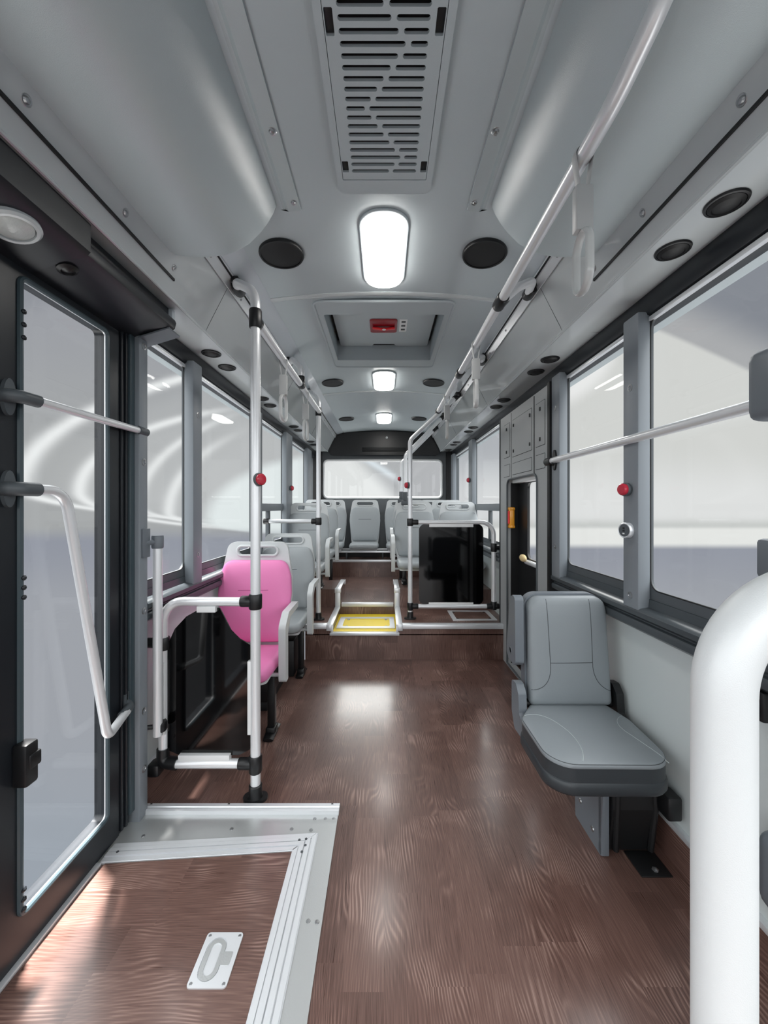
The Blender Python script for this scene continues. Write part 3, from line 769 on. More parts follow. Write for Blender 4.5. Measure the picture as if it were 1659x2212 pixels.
# -- overhead rail over the fold-seat side
XRl, ZRl = .54, E + .948
rl = thing('overhead_rail', 'long silver overhead grab rail along the fold-down seat side, straps hanging from it', 'grab rail', (XRl, 2.2, ZRl))
MB().tube([(.58, .69, E + 1.10), (.553, .79, E + 1.0), (XRl, .90, ZRl), (XRl, 3.84, ZRl)], R, 18, fil=[.12, .2]).build('rail', 'tube', rl)
m = MB()
for y in (1.78, 2.74):
    m = MB(); joint_y(m, (XRl, y, ZRl), .028, .045, (0, 1, 0)); joint_y(m, (XRl + .018, y + .03, ZRl + .02), .026, .03, (.5, .4, .6)); m.build('joint', 'black', rl)
m = MB(); joint_y(m, (XRl, 3.84, ZRl), .028, .04, (0, 1, 0)); m.build('joint', 'black', rl)
for y in (1.78, 2.74):
    MB().tube([(XRl, y + .01, ZRl), (XRl + .10, y + .06, ZRl + .10), (.735, y + .12, E + 1.115), (.775, y + .30, E + 1.14)], R * .95, 14, fil=[.06, .08]).build('support', 'tube', rl)
    m = MB(); clamp(m, (.772, y + .26, E + 1.138), (.05, 1, .05), 1); m.build('clamp', 'black', rl)
# -- overhead rail over the door side
XLl, ZLl = -.617, E + .908
r2 = thing('overhead_rail', 'silver overhead grab rail along the door side between two floor poles', 'grab rail', (XLl, 2.7, ZLl))
MB().tube([(XLl, 1.87, ZLl - .005), (XLl, 3.66, ZLl - .005)], R, 18).build('rail', 'tube', r2)
m = MB(); joint_y(m, (XLl, 2.86, ZLl), .028, .04, (0, 1, 0)); joint_y(m, (XLl, 2.87, ZLl + .035), .027, .028); m.build('joint', 'black', r2)
MB().tube([(XLl, 2.87, ZLl + .02), (XLl, 2.87, ZLl + .12), (-.70, 2.95, E + 1.13), (-.765, 3.09, E + 1.145)], R * .95, 14, fil=[.07, .06]).build('support', 'tube', r2)
m = MB(); clamp(m, (-.765, 3.09, E + 1.145), (-.2, 1, .1), -1); m.build('clamp', 'black', r2)
# straps
ring_pts = lambda c, w, hh: [Vector((c[0], c[1] + p[0], c[2] + p[1])) for p in rrect(w, hh, w * .47, 8)]
sp = None
for (x, z, y, l) in ((XRl, ZRl, 1.045, 'large grey hanging strap handle nearest the camera, in front of the side panel'),
                     (XRl, ZRl, 2.26, 'grey hanging strap handle on the long rail, second one back from the camera'),
                     (XRl, ZRl, 3.30, 'small grey hanging strap handle near the end of the long rail'),
                     (XLl, ZLl - .02, 2.36, 'grey hanging strap handle on the door-side rail, nearer one'),
                     (XLl, ZLl - .02, 3.03, 'grey hanging strap handle on the door-side rail, by the second pole')):
    if not sp:
        sp = thing('hand_strap', l, 'strap handle', (x, y, z), 'hanging strap handles')
        pts = []
        for i in range(13):
            a = math.radians(-20 + 220 * i / 12); pts.append((x + .0242 * math.cos(a), y, z + .0242 * math.sin(a)))
        pts = [(x + .012, y, z - .085)] + pts + [(x - .012, y, z - .085)]
        MB().tube(pts, .01, 8, flat=(.013, .0025), up=(0, 1, 0)).build('strap', 'strap', sp)
        MB().box(x - .023, x + .023, y - .0145, y + .0145, z - .205, z - .082, bev=.004).build('buckle', 'strap', sp)
        rg = MB(); rp_ = rrect(.085, .158, .038, 8)
        for k in range(len(rp_)):
            pass
        rg.tube([Vector((x + p[0] * .12, y + p[0], z - .286 + p[1])) for p in rrect(.092, .16, .044, 9)], .01, 12, closed=True, flat=(.006, .0115), up=(0, 0, 1))
        rg.build('ring', 'ring', sp)
    else: place(copy_tree(sp), (x, y, z), l)
def flange(mb, x, y, z, oval=True):
    mb.plate(rrect(.115, .07, .034, 8, x, y), [], .012, lambda u, v, q: Vector((u, v, z + q)))
    mb.lathe((x, y, z + .01), (0, 0, 1), [(.036, 0), (.031, .012), (.031, .055), (.027, .06)], 22)
# -- pole 1 and guard in front of the pink seat
YP = 1.844; XP = -.616
p1 = thing('grab_pole', 'tall silver pole on a black floor flange beside the pink seat, red button halfway', 'pole', (XP, YP, 0))
MB().tube([(XP, YP, .03), (XP, YP, E + 1.03), (-.745, YP + .10, E + 1.13), (-.768, YP + .20, E + 1.14)], R + .0015, 20, fil=[.13, .06]).build('pole_tube', 'tube', p1)
m = MB(); flange(m, XP, YP, 0); m.build('floor_flange', 'black', p1)
m = MB(); joint_y(m, (XP, YP, E + .898), .03, .045); joint_y(m, (XP + .0, YP + .03, E + .895), .027, .02, (0, 1, 0)); m.build('joint', 'black', p1)
m = MB(); joint_y(m, (XP, YP, E - .455), .031, .036); joint_y(m, (XP - .045, YP, E - .455), .027, .025, (1, 0, 0)); m.build('joint', 'black', p1)
m = MB(); joint_y(m, (XP, YP, E - 1.232), .031, .04); joint_y(m, (XP - .05, YP, E - 1.232), .027, .03, (1, 0, 0)); m.build('joint', 'black', p1)
m = MB(); clamp(m, (-.762, YP + .17, E + 1.14), (-.15, 1, .1), -1); m.build('clamp', 'black', p1)
gd = thing('guard_panel', 'dark cut-away glass guard in a silver tube frame ahead of the pink seat', 'guard', (-.85, YP, 0))
XG = -1.065
MB().tube([(XP - .05, YP, E - .457), (XG, YP + .012, E - .457), (XG, YP + .012, .20)], R, 18, fil=.10).build('frame_tube', 'tube', gd)
MB().tube([(XG + .03, YP, E - 1.232), (XP - .06, YP, E - 1.232)], R, 18).build('frame_tube', 'tube', gd)
XV = -1.056
MB().tube([(XV - .002, YP - .045, .33), (XV + .0, YP - .05, E - .19)], R * .96, 18).build('upright_tube', 'tube', gd)
m = MB(); m.tube([(XG, YP + .012, .235), (XG, YP + .01, .17), (XG + .075, YP, .168)], .029, 16, fil=.03); m.box(XG - .06, XG + .0, YP - .03, YP + .04, .115, .175, bev=.014)
m.build('elbow', 'black', gd)
m = MB(); joint_y(m, (XV, YP - .03, E - 1.035), .03, .022); m.tube([(-1.13, YP - .10, E - 1.01), (XV, YP - .03, E - 1.035)], .011, 10); m.box(-1.14, -1.125, YP - .12, YP - .08, E - 1.06, E - .96, bev=.004)
m.build('wall_clamp', 'black', gd)
m = MB(); joint_y(m, (XV, YP - .05, E - .165), .026, .03); m.tube([(-1.08, 1.73, E - .165), (XV, YP - .05, E - .165)], .012, 10); m.box(-1.082, -1.068, 1.71, 1.76, E - .23, E - .10, bev=.003)
m.build('post_clamp', 'foldpl', gd)
m = MB(); joint_y(m, (XG, YP + .012, E - .66), .03, .03); m.tube([(XG, YP + .012, E - .66), (-1.148, YP + .02, E - .66)], .024, 12); m.build('wall_clamp', 'black', gd)
def gp(px, py): q = P(px, py, YP); return (q.x, q.z)
ol = [gp(*p) for p in ((352, 1440), (357, 1400), (375, 1360), (400, 1333), (430, 1316), (472, 1314), (483, 1335), (497, 1363), (516, 1382), (545, 1398),
                       (546, 1600), (538, 1622), (515, 1634), (385, 1634), (362, 1624), (352, 1600))]
MB().plate(ol[::-1], [], .008, lambda u, v, q: Vector((u, YP + .018 - q, v))).build('dark_glass', 'blackg', gd)
def clipb(px0, px1, py0, py1, yy=YP):
    a, b_ = P(px0, py0, yy), P(px1, py1, yy); return (a.x, b_.x, yy - .012, yy + .02, b_.z, a.z)
for q in ((427, 467, 1309, 1322), (345, 358, 1430, 1586), (536, 548, 1427, 1585), (387, 497, 1629, 1643)):
    MB().box(*clipb(*q), bev=.002).build('clip', 'white', gd)
# -- pole 2 with cross bar, on the platform
X2, Y2p = -.627, 3.68
p2 = thing('grab_pole', 'silver pole on the step platform with a cross bar reaching to the door-side window', 'pole', (X2, Y2p, zA))
MB().tube([(X2, Y2p, zA + .03), (X2, Y2p, E + 1.03), (-.74, Y2p + .1, E + 1.13), (-.765, Y2p + .26, E + 1.145)], R, 18, fil=[.1, .06]).build('pole_tube', 'tube', p2)
m = MB(); flange(m, X2, Y2p, zA); m.build('floor_flange', 'black', p2)
m = MB(); joint_y(m, (X2, Y2p, E + .905), .029, .04); m.build('joint', 'black', p2)
m = MB(); joint_y(m, (X2, Y2p, E - .142), .03, .035); joint_y(m, (X2 - .045, Y2p, E - .142), .026, .022, (1, 0, 0)); m.build('joint', 'black', p2)
m = MB(); clamp(m, (-.762, Y2p + .23, E + 1.145), (-.1, 1, .05), -1); m.build('clamp', 'black', p2)
MB().tube([(X2 - .04, Y2p, E - .142), (-1.13, Y2p, E - .142)], R * .9, 16).build('cross_bar', 'tube', p2)
m = MB(); m.cyl((-1.10, Y2p, E - .142), (-1.15, Y2p, E - .142), .028, 16); m.build('wall_flange', 'black', p2)
# -- pole 3 and guard on the platform, emergency-door side
X3, Y3p = .252, 3.71
p3 = thing('grab_pole', 'silver pole on the step platform bending to the long rail beside the square guard', 'pole', (X3, Y3p, zA))
MB().tube([(X3, Y3p, zA + .03), (X3, Y3p, E + .64), (.76, 3.95, E + 1.14)], R, 18, fil=.09).build('pole_tube', 'tube', p3)
m = MB(); flange(m, X3, Y3p, zA); m.build('floor_flange', 'black', p3)
for z in (E - .152, E - .962): m = MB(); joint_y(m, (X3, Y3p, z), .03, .036); joint_y(m, (X3 + .05, Y3p, z), .026, .028, (1, 0, 0)); m.build('joint', 'black', p3)
m = MB(); clamp(m, (.745, 3.943, E + 1.125), (.8, .4, .8), 1); m.build('clamp', 'black', p3)
g2 = thing('guard_panel', 'dark square glass guard with rounded corners in a silver frame by the emergency door', 'guard', (.65, Y3p, zA))
XE = 1.058
MB().tube([(X3 + .06, Y3p, E - .152), (XE, Y3p, E - .152), (XE, Y3p, E - .93)], R, 18, fil=.12).build('frame_tube', 'tube', g2)
MB().tube([(X3 + .06, Y3p, E - .962), (XE - .02, Y3p, E - .962)], R, 18).tube([(XE, Y3p, E - .962), (1.15, Y3p, E - .962)], R * .9, 14).build('frame_tube', 'tube', g2)
m = MB(); joint_y(m, (XE, Y3p, E - .395), .03, .04); m.tube([(XE, Y3p, E - .395), (1.15, Y3p, E - .395)], .024, 14); m.build('joint', 'black', g2)
m = MB(); joint_y(m, (XE, Y3p, E - .955), .03, .038); joint_y(m, (XE - .04, Y3p, E - .962), .027, .03, (1, 0, 0)); joint_y(m, (XE + .03, Y3p, E - .962), .027, .02, (1, 0, 0))
m.build('joint', 'black', g2)
a, b = P(905, 1132, Y3p), P(1044, 1306, Y3p)
MB().plate(rrect(b.x - a.x, a.z - b.z, .06, 8, (a.x + b.x) / 2, (a.z + b.z) / 2), [], .008, lambda u, v, q: Vector((u, Y3p + .004 - q, v))).build('dark_glass', 'blackg', g2)
for q in ((927, 1022, 1131.5, 1138.5), (926, 1022, 1301, 1308)): MB().box(*clipb(*q, yy=Y3p), bev=.002).build('clip', 'white', g2)
# -- two poles rising from seat backs
for (x, y, zb, l) in ((.258, 4.66, 1.445, 'bent silver pole rising from the first double seat towards the ceiling channel'),
                      (.245, 5.46, 1.48, 'bent silver pole rising from the second double seat near the rear window')):
    t = thing('seat_pole', l, 'pole', (x, y, zb))
    MB().tube([(x, y, zb + .05), (x, y, E + .62), (.755, y + .16, E + 1.14)], R, 16, fil=.09).build('pole_tube', 'tube', t)
    m = MB(); joint_y(m, (x, y, zb + .075), .03, .055); m.box(x - .05, x + .05, y - .025, y + .025, zb - .03, zb + .03, bev=.012); m.build('socket', 'frame', t)
    m = MB(); clamp(m, (.74, y + .155, E + 1.125), (.8, .3, .8), 1); m.build('clamp', 'black', t)
# -- rail along the near side window
sr = thing('window_rail', 'silver horizontal rail across the large near side window', 'grab rail', (1.08, 1.8, E + .29))
ZW = E + .292
MB().tube([(1.075, 1.10, ZW), (1.075, 2.49, ZW)], .0195, 18).build('rail', 'tube', sr)
m = MB(); m.cyl((1.075, 2.46, ZW), (1.075, 2.535, ZW), .026, 18); m.tube([(1.075, 2.44, ZW - .02), (1.085, 2.42, ZW - .02)], .018, 10)
foot(m, (1.082, 2.425, ZW), (-1, 0, 0), (.024, .065)); m.build('bracket', 'black', sr)
MB().box(1.03, 1.13, .98, 1.105, ZW - .055, ZW + .145, bev=.03, seg=3).build('end_block', 'foldpl', sr)
# -- thick white rail beside the camera
nr = thing('near_rail', 'thick white tube rail close to the camera, bending over towards the window', 'grab rail', (.2613, .2965, 0))
MB().tube([(.2613, .2965, .02), (.2613, .2965, E - .063), (.9, .2965, E - .063)], .02, 40, fil=.08, fn=16).build('rail_tube', 'tubew', nr)
m = MB(); flange(m, .2613, .2965, 0); m.build('floor_flange', 'black', nr)
m = MB(); m.cyl((.86, .2965, E - .063), (.92, .2965, E - .063), .027, 18); m.build('end_socket', 'black', nr)
# dark bracket and grey cover seen past the white rail
wb = thing('wall_bracket', 'black screwed bracket on the wall just past the thick white rail', 'bracket', (1.12, 1.17, .80))
m = MB(); m.box(1.105, 1.15, 1.12, 1.19, E - .635, E - .545, bev=.008); m.box(1.09, 1.115, 1.13, 1.18, E - .625, E - .575, bev=.006); m.build('plate', 'black', wb)
MB().lathe((1.105, 1.155, E - .562), (-1, 0, 0), [(.011, 0), (.009, .004), (.003, .005)], 14).build('screw', 'screw', wb)
fs_ = MB().box(1.045, 1.15, .45, 1.10, E - 1.12, E - .90, bev=.045, seg=4).build('folded_seat', 'foldpl')
tag(fs_, 'grey folded seat pad against the wall at the picture edge past the white rail', 'seat')
tb = MB().box(1.05, 1.13, .92, 1.09, E - .20, E - .09, bev=.012).build('device_bracket', 'foldpl')
tag(tb, 'grey device bracket peeking out above the bend of the thick white rail', 'bracket')

# ---- stop buttons
def button(x, y, z, d, label, big=1.0):
    d = Vector(d).normalized(); o = Vector((x, y, z)); t = thing('stop_button', label, 'button', o, 'red stop buttons')
    MB().lathe(o, d, [(.02 * big, 0), (.031 * big, .008), (.032 * big, .018), (.028 * big, .022)], 24).build('housing', 'frame', t)
    MB().lathe(o, d, [(.027 * big, .018), (.0275 * big, .032), (.022 * big, .038), (.006, .040)], 24).build('push_cap', 'red', t)
button(XP + .012, YP - .012, E + .128, (.9, -.55, 0), 'red stop button on the tall pole next to the pink seat')
button(1.079, 1.70, E + .065 + .01, (-1, -.2, 0), 'red stop button on the window post above the round grey reader', .95)
button(X3 - .014, Y3p - .012, E + .203, (-.9, -.4, 0), 'red stop button on the bent pole beside the dark square guard')
button(.235, 5.445, E + .39, (-.9, -.4, 0), 'tiny red stop button on the bent pole nearest the rear window')
button(-1.079, 4.42, E + .21, (1, -.3, 0), 'small red stop button on the window post behind the single seats')
button(1.079, 4.83, E + .33, (-1, -.3, 0), 'small red stop button on the window post behind the emergency door')
rd = thing('card_reader', 'round grey charging-port reader on the window post below the red button', 'reader', (1.08, 1.70, E - .105))
o = Vector((1.081, 1.695, E - .105)); d = Vector((-1, -.25, 0)).normalized()
MB().lathe(o, d, [(.034, 0), (.034, .026), (.031, .030), (.028, .028)], 28).build('housing', 'alu', rd)
MB().lathe(o, d, [(.028, .024), (.027, .029), (.01, .0292)], 28).build('face', 'frame', rd)
u = d.cross(Vector((0, 0, 1)))
for k, zz in enumerate((.010, -.002, -.014)):
    c = o + d * .0292 + Vector((0, 0, zz)) + u * .002
    MB().box(c.x - .002, c.x + .001, c.y - .005, c.y + .005, c.z - .0032, c.z + .0032).build('port', 'white' if k == 2 else 'black', rd)

# ================================================================== EMERGENCY DOOR
ed = struct('door_3', (1.1, 3.05, 0))
mpD = lambda u, v, q: Vector((1.15 - q, u, v))
op = round_poly([(2.735, .02), (3.40, .02), (3.40, 1.635), (2.735, 1.635)], [.01, .01, .06, .06])
oo = round_poly([(2.52, .0), (3.60, .0), (3.60, 2.21), (2.52, 2.21)], .004)
MB().plate(oo, [op], .06, mpD).build('door_frame', 'doorpost', ed)
MB().box(1.07, 1.15, 2.487, 2.522, 0, 2.21).build('door_gasket', 'gasket', ed)
MB().box(1.085, 1.15, 3.598, 3.625, zA, 2.21, bev=.004).build('door_gasket', 'door', ed)
MB().tube([Vector((1.088, p[0], p[1])) for p in op], .008, 8, closed=True).build('opening_seal', 'frame', ed)
pp = [(2.70, 0), (3.42, 0), (3.42, 1.66), (2.70, 1.66)]
MB().plate(pp, [rrect(.43, .62, .05, 5, 2.95, 1.285)], .02, lambda u, v, q: Vector((1.20 - q, u, v))).build('door_leaf', 'black', ed)
MB().box(1.192, 1.196, 2.70, 3.2, .95, 1.62).build('pane', 'glass', ed)
m = MB(); m.box(1.12, 1.2, 3.39, 3.44, 0, 1.66); m.box(1.12, 1.2, 2.70, 2.74, 0, 1.66); m.build('reveal', 'gasket', ed)
MB().box(1.12, 1.2, 2.72, 3.36, 1.60, 1.645, bev=.004).build('lintel', 'white', ed)
MB().tube([(1.17, 2.72, .945), (1.17, 3.16, .945)], .02, 14).build('push_bar', 'alu', ed)
MB().sphere((1.145, 3.17, .975), .05, (.45, 1.25, .62), 16).build('lever', 'gold', ed)
def grooves(y0, y1, z0, z1):
    o_ = rrect(y1 - y0, z1 - z0, .008, 3, (y0 + y1) / 2, (z0 + z1) / 2); i_ = rrect(y1 - y0 - .008, z1 - z0 - .008, .006, 3, (y0 + y1) / 2, (z0 + z1) / 2)
    return o_, i_
for (y0, y1, z0, z1, lk) in ((2.835, 3.265, 1.815, 2.13, 1), (2.835, 3.265, 1.665, 1.765, 0), (2.60, 2.765, 1.82, 2.13, 2), (3.33, 3.50, 1.83, 2.13, 2), (2.60, 2.765, 1.66, 1.765, 0), (3.33, 3.50, 1.66, 1.77, 0)):
    o_, i_ = grooves(y0, y1, z0, z1)
    MB().plate(o_, [i_], .001, lambda u, v, q: Vector((1.0905 - q, u, v))).build('panel_groove', 'gasket', ed)
    pk = MB().plate(i_, [], .0035, lambda u, v, q: Vector((1.0915 - q, u, v))).build('locker_panel', 'doorpost', ed)
    lat = [(y0 + .035, z0 + .05), (y1 - .035, z0 + .05), (y0 + .035, z1 - .05), (y1 - .035, z1 - .05)] if lk == 1 else ([((y0 + y1) / 2, z0 + .05), ((y0 + y1) / 2, z1 - .05)] if lk else [])
    for (yy, zz) in lat: MB().box(1.082, 1.0885, yy - .008, yy + .008, zz - .013, zz + .013, bev=.002).build('latch', 'black', pk)
m = MB(); m.box(1.0885, 1.0905, 2.785, 2.80, 1.64, 2.2); m.box(1.0885, 1.0905, 3.29, 3.296, 1.64, 2.2); m.build('panel_gap', 'gasket', ed)
ah = thing('emergency_hammer', 'amber holder of an emergency hammer mounted beside the emergency door window', 'hammer', (1.12, 3.36, 1.19))
MB().box(1.095, 1.14, 3.35, 3.40, E - .185, E - .005, bev=.01).build('holder', 'amber', ah)
MB().box(1.092, 1.143, 3.345, 3.405, E - .035, E - .008, bev=.008).box(1.092, 1.143, 3.345, 3.405, E - .19, E - .165, bev=.008).build('cap', 'amber', ah)
MB().tube([(1.09, 3.362, E - .15), (1.09, 3.362, E - .04)], .008, 10).build('hammer_handle', 'redl', ah)
# ---- floor hatch on the platform
fh = thing('floor_hatch', 'rectangular aluminium framed floor hatch on the step platform under the dark square guard', 'floor hatch', (.866, 3.82, zA))
mpA = lambda u, v, q: Vector((u, v, zA + q))
MB().plate(rrect(.422, .34, .004, 2, .866, 3.82), [rrect(.34, .265, .004, 2, .866, 3.82)], .006, mpA).build('frame', 'alu', fh)
MB().plate(rrect(.34, .265, .004, 2, .866, 3.82), [], .002, mpA).build('lid', 'floor', fh)
for (x, y) in ((.71, 3.71), (1.02, 3.71), (.71, 3.93), (1.02, 3.93)):
    MB().lathe((x, y, zA + .002), (0, 0, 1), [(.012, 0), (.010, .004), (.003, .004)], 12).build('lock_screw', 'black', fh)
# ---- yellow tread
yt = thing('step_tread', 'bright yellow step tread with a white metal frame, set into the platform edge', 'step', ((XL + XRr) / 2, 3.8, zT))
MB().box(XL + .002, XRr - .002, Y1 + .018, Y2 - .002, zT - .012, zT + .001).build('tread', 'yellow', yt)
mpT = lambda u, v, q: Vector((u, v, zT + q))
MB().plate([(-.452, 3.63), (.104, 3.63), (.10, 3.99), (-.476 + .03, 3.99)], [rrect(.455, .265, .03, 3, -.172, 3.81)], .010, mpT).build('frame', 'alu', yt)
for (x, y) in ((-.36, 3.70), (.02, 3.70), (-.36, 3.92), (.02, 3.92)):
    MB().lathe((x, y, zT), (0, 0, 1), [(.014, 0), (.012, .006), (.003, .006)], 10).build('corner_latch', 'screw', yt)

# ================================================================== SEATS
def half(pts):
    return [(x, z) for x, z in pts] + [(-x, z) for x, z in pts[::-1]]
def make_seat(label, group, pad='pad', seam='seam', arm=1, leg=.49, leg_x=.18, bench=False):
    """seat facing -y; origin on the floor under the back; joint of pad and back at height leg"""
    j = leg
    s = thing('bus_seat', label, 'seat', (0, 0, 0), group)
    T = lambda u, v, q: Vector((u, .02 + v * .12 - q, j + v))
    shell = round_poly(half([(.205, -.06), (.225, .10), (.243, .30), (.243, .42), (.222, .54), (.20, .665)]), [.03, 0, 0, .1, .06, .055] + [.055, .06, .1, 0, 0, .03])
    slot = rrect(.27, .055, .027, 6, 0, .605)
    MB().plate(shell, [slot], .03, lambda u, v, q: T(u, v, q - .03)).build('back_shell', 'shell', s)
    hdl = MB(); loop = [Vector((p[0], T(0, p[1], .004).y, T(0, p[1], 0).z)) for p in rrect(.278, .063, .031, 8, 0, .605)]
    hdl.tube(loop, .009, 8, closed=True); hdl.build('handle_rim', 'shell', s)
    back = round_poly(half([(.195, .015), (.224, .13), (.246, .33), (.238, .44), (.205, .545)]), [.03, .1, .1, .1, .07] + [.07, .1, .1, .1, .03])
    bp = MB().puff(back, .045, .018, T, edge=.03).build('backrest_pad', pad, s, ang=60)
    MB().tube([T(x_ / 10 * .1, .355, puff_h(back, .045, .018, x_ / 10 * .1, .355, .03)) for x_ in range(-10, 11)], .0022, 6).build('seam', seam, bp)
    cu = round_poly([(.215, .02), (.225, -.18), (.215, -.40), (.16, -.435), (-.16, -.435), (-.215, -.40), (-.225, -.18), (-.215, .02)], [.03, .1, .06, .06, .06, .06, .1, .03])
    K = lambda u, v, q: Vector((u, v, j - .075 + q))
    cp = MB().puff(cu, .07, .012, K, edge=.03).build('seat_pad', pad, s, ang=60)
    MB().tube([K(-.17, -.425, .048), K(-.19, -.36, .069), K(-.19, -.02, .069)], .002, 5).tube([K(.17, -.425, .048), K(.19, -.36, .069), K(.19, -.02, .069)], .002, 5).build('seam', seam, cp)
    pan = round_poly([(.19, .05), (.20, -.38), (-.20, -.38), (-.19, .05)], .04)
    MB().plate(pan, [], .03, lambda u, v, q: Vector((u, v, j - .10 + q))).build('seat_pan', 'shell', s)
    if arm:
        x = arm * .268
        m = MB(); ap = round_poly([(-.285, j - .13), (-.222, j - .13), (-.225, j + .175), (-.165, j + .228), (.05, j + .235), (.05, j + .272), (-.205, j + .268), (-.288, j + .20)], [.02, .01, .03, .03, .01, .01, .05, .05])
        m.plate(ap, [], .042, lambda u, v, q: Vector((x - .021 + q, u, v)))
        m.tube([(x - arm * .02, -.24, j - .10), (arm * .17, -.24, j - .10)], .012, 8)
        m.build('armrest', 'shell', s)
    if leg_x is not None:
        lx = leg_x
        m = MB(); m.box(lx - .022, lx + .022, -.21, -.165, 0.03, j - .09, bev=.004); m.box(-.17, .19, -.215, -.16, j - .12, j - .098, bev=.003)
        m.build('leg', 'black', s)
        m = MB(); m.tube([(lx, -.27, .012), (lx, -.19, .03), (lx, -.10, .012)], .02, 10, flat=(.012, .032), up=(0, 0, 1)); m.box(lx - .03, lx + .03, -.225, -.15, 0, .06, bev=.01)
        m.build('foot', 'black', s)
    return s
gL, gR, gB = 'single seats by the door-side windows', 'double seats on the raised floor', 'seats of the rear bench'
a = make_seat('pink padded seat behind the dark cut-away guard', gL, 'pink', 'pinkseam', 1, .49); a.location = (-.868, 2.55, 0)
b = make_seat('grey single seat directly behind the pink seat', gL, arm=1, leg=.49); b.location = (-.868, 3.39, 0)
c = make_seat('grey single seat beside the pole with the cross bar, on the wheel box', gL, arm=1, leg=.777 - zB); c.location = (-.872, 4.37, zB)
d = make_seat('grey single seat in front of the rear bench, last of the single row', gL, arm=1, leg=.83 - zI); d.location = (-.872, 5.20, zI)
e = make_seat('grey aisle seat with white-edged armrest behind the dark square guard', gR, arm=-1, leg=.79 - zB, leg_x=-.14); e.location = (.372, 4.62, zB)
f = make_seat('grey window seat behind the dark square guard', gR, arm=0, leg=.79 - zB, leg_x=-.14); f.location = (.905, 4.62, zB)
g_ = make_seat('grey aisle seat of the second double row, in front of the rear bench', gR, arm=-1, leg=.827 - zI, leg_x=-.14); g_.location = (.372, 5.45, zI)
h_ = make_seat('grey window seat of the second double row, in front of the rear bench', gR, arm=0, leg=.827 - zI, leg_x=-.14); h_.location = (.905, 5.45, zI)
bs = make_seat('grey rear bench seat facing the aisle, seen whole under the rear window', gB, arm=0, leg=.84 - zR, leg_x=None); bs.location = (-.305, 6.12, zR)
for x, l in ((-.845, 'grey rear bench seat in the corner of the single-seat side'), (.255, 'grey rear bench seat half hidden behind the aisle double seat'),
             (.80, 'grey rear bench seat in the corner behind the double seats')):
    place(copy_tree(bs), (x, 6.12, zR), l)
bf = thing('bench_frame', 'white metal support frame under the rear bench seats', 'frame', (0, 6.0, zR))
m = MB(); m.box(-1.12, 1.08, 5.755, 5.785, .705, .735, bev=.004); m.box(-1.12, 1.08, 6.1, 6.13, .705, .735, bev=.004); m.build('crossbar', 'alu', bf)
for x in (-.57, -.05, -.02 + .0, .53):
    if x == -.05: continue
    MB().box(x - .012, x + .012, 5.85, 5.88, zR, .71, bev=.003).build('leg', 'frame', bf)
m = MB(); m.box(-1.12, 1.12, 6.05, 6.30, zR, .70); t = m.build('engine_box', 'gasket'); tag(t, 'black engine box behind the legs of the rear bench', 'box')
# dark heater under the single seats
t = thing('heater_box', 'black heater box on the floor between the pink seat and the seat behind', 'heater', (-.95, 2.95, 0))
MB().box(-1.12, -.79, 2.62, 3.12, .06, .33, bev=.012).build('casing', 'black', t)
m = MB(); m.box(-1.11, -.80, 2.63, 3.11, 0.0, .065, bev=.004); m.build('plinth', 'gasket', t)
MB().lathe((-.79, 2.80, .20), (1, 0, 0), [(.05, 0), (.05, .02), (.042, .024), (.038, .012)], 20).build('fan_ring', 'gasket', t)
t = MB().box(-1.14, -.74, 3.14 + .02, 3.50, 0, .295, bev=.01).build('wheel_box_cover', 'black'); tag(t, 'black box under the second single seat against the step', 'box')
t = MB().box(.31, .40, 4.655, 4.70, zI + .0, zI + .055, bev=.01).build('wheel_chock', 'blue'); tag(t, 'small blue object on the floor under the aisle double seat', 'chock')

# ================================================================== FOLD-DOWN SEAT
fs = thing('fold_down_seat', 'grey leather fold-down seat on a pedestal below the side window', 'seat', (.88, 1.62, 0))
B0 = Vector((0, 1.865, .455))
BT = lambda u, v, q: Vector((u, 1.865 + v * .10 - q, .455 + v))
bo = round_poly([(.692, .0), (1.083, .0), (1.078, .505), (.70, .505)], [.02, .02, .06, .06], 7)
bk = MB().puff(bo, .05, .012, BT, edge=.022).build('backrest_pad', 'fold', fs, ang=60)
bsz = round_poly([(.685, -.01), (1.088, -.01), (1.083, .512), (.692, .512)], [.02, .02, .07, .07], 7)
MB().plate(bsz, [], .05, lambda u, v, q: BT(u, v, q - .05)).build('backrest_shell', 'foldpl', fs)
def seam_t(pts, mp, q, nm, par, mt='seam', r_=.0016, fil=0):
    dense = []
    for a_, b_ in zip(pts, pts[1:]):
        n = max(1, int(math.dist(a_, b_) / .02))
        dense += [(a_[0] + (b_[0] - a_[0]) * i / n, a_[1] + (b_[1] - a_[1]) * i / n) for i in range(n)]
    dense = [p for i, p in enumerate(dense + [pts[-1]]) if i == 0 or math.dist(p, (dense + [pts[-1]])[i - 1]) > 1e-6]
    MB().tube([mp(u, v, q(u, v)) for u, v in dense], r_, 6).build(nm, mt, par)
def arc(p0, p1, p2, n=10):
    return [((1 - t) ** 2 * p0[0] + 2 * t * (1 - t) * p1[0] + t * t * p2[0], (1 - t) ** 2 * p0[1] + 2 * t * (1 - t) * p1[1] + t * t * p2[1]) for t in [i / n for i in range(n + 1)]]
seam_t([(.785, .495), (.787, .35), (.79, .20)] + arc((.79, .185), (.788, .085), (.70, .075)), BT, lambda u, v: puff_h(bo, .05, .012, u, v, .022), 'seam', bk)
seam_t([(.993, .495), (.992, .35), (.99, .20)] + arc((.99, .185), (.995, .10), (1.075, .07)), BT, lambda u, v: puff_h(bo, .05, .012, u, v, .022), 'seam', bk)
seam_t([(.789, .202), (.89, .203), (.99, .204)], BT, lambda u, v: puff_h(bo, .05, .012, u, v, .022), 'seam', bk)
CK = lambda u, v, q: Vector((u, v, .385 + q))
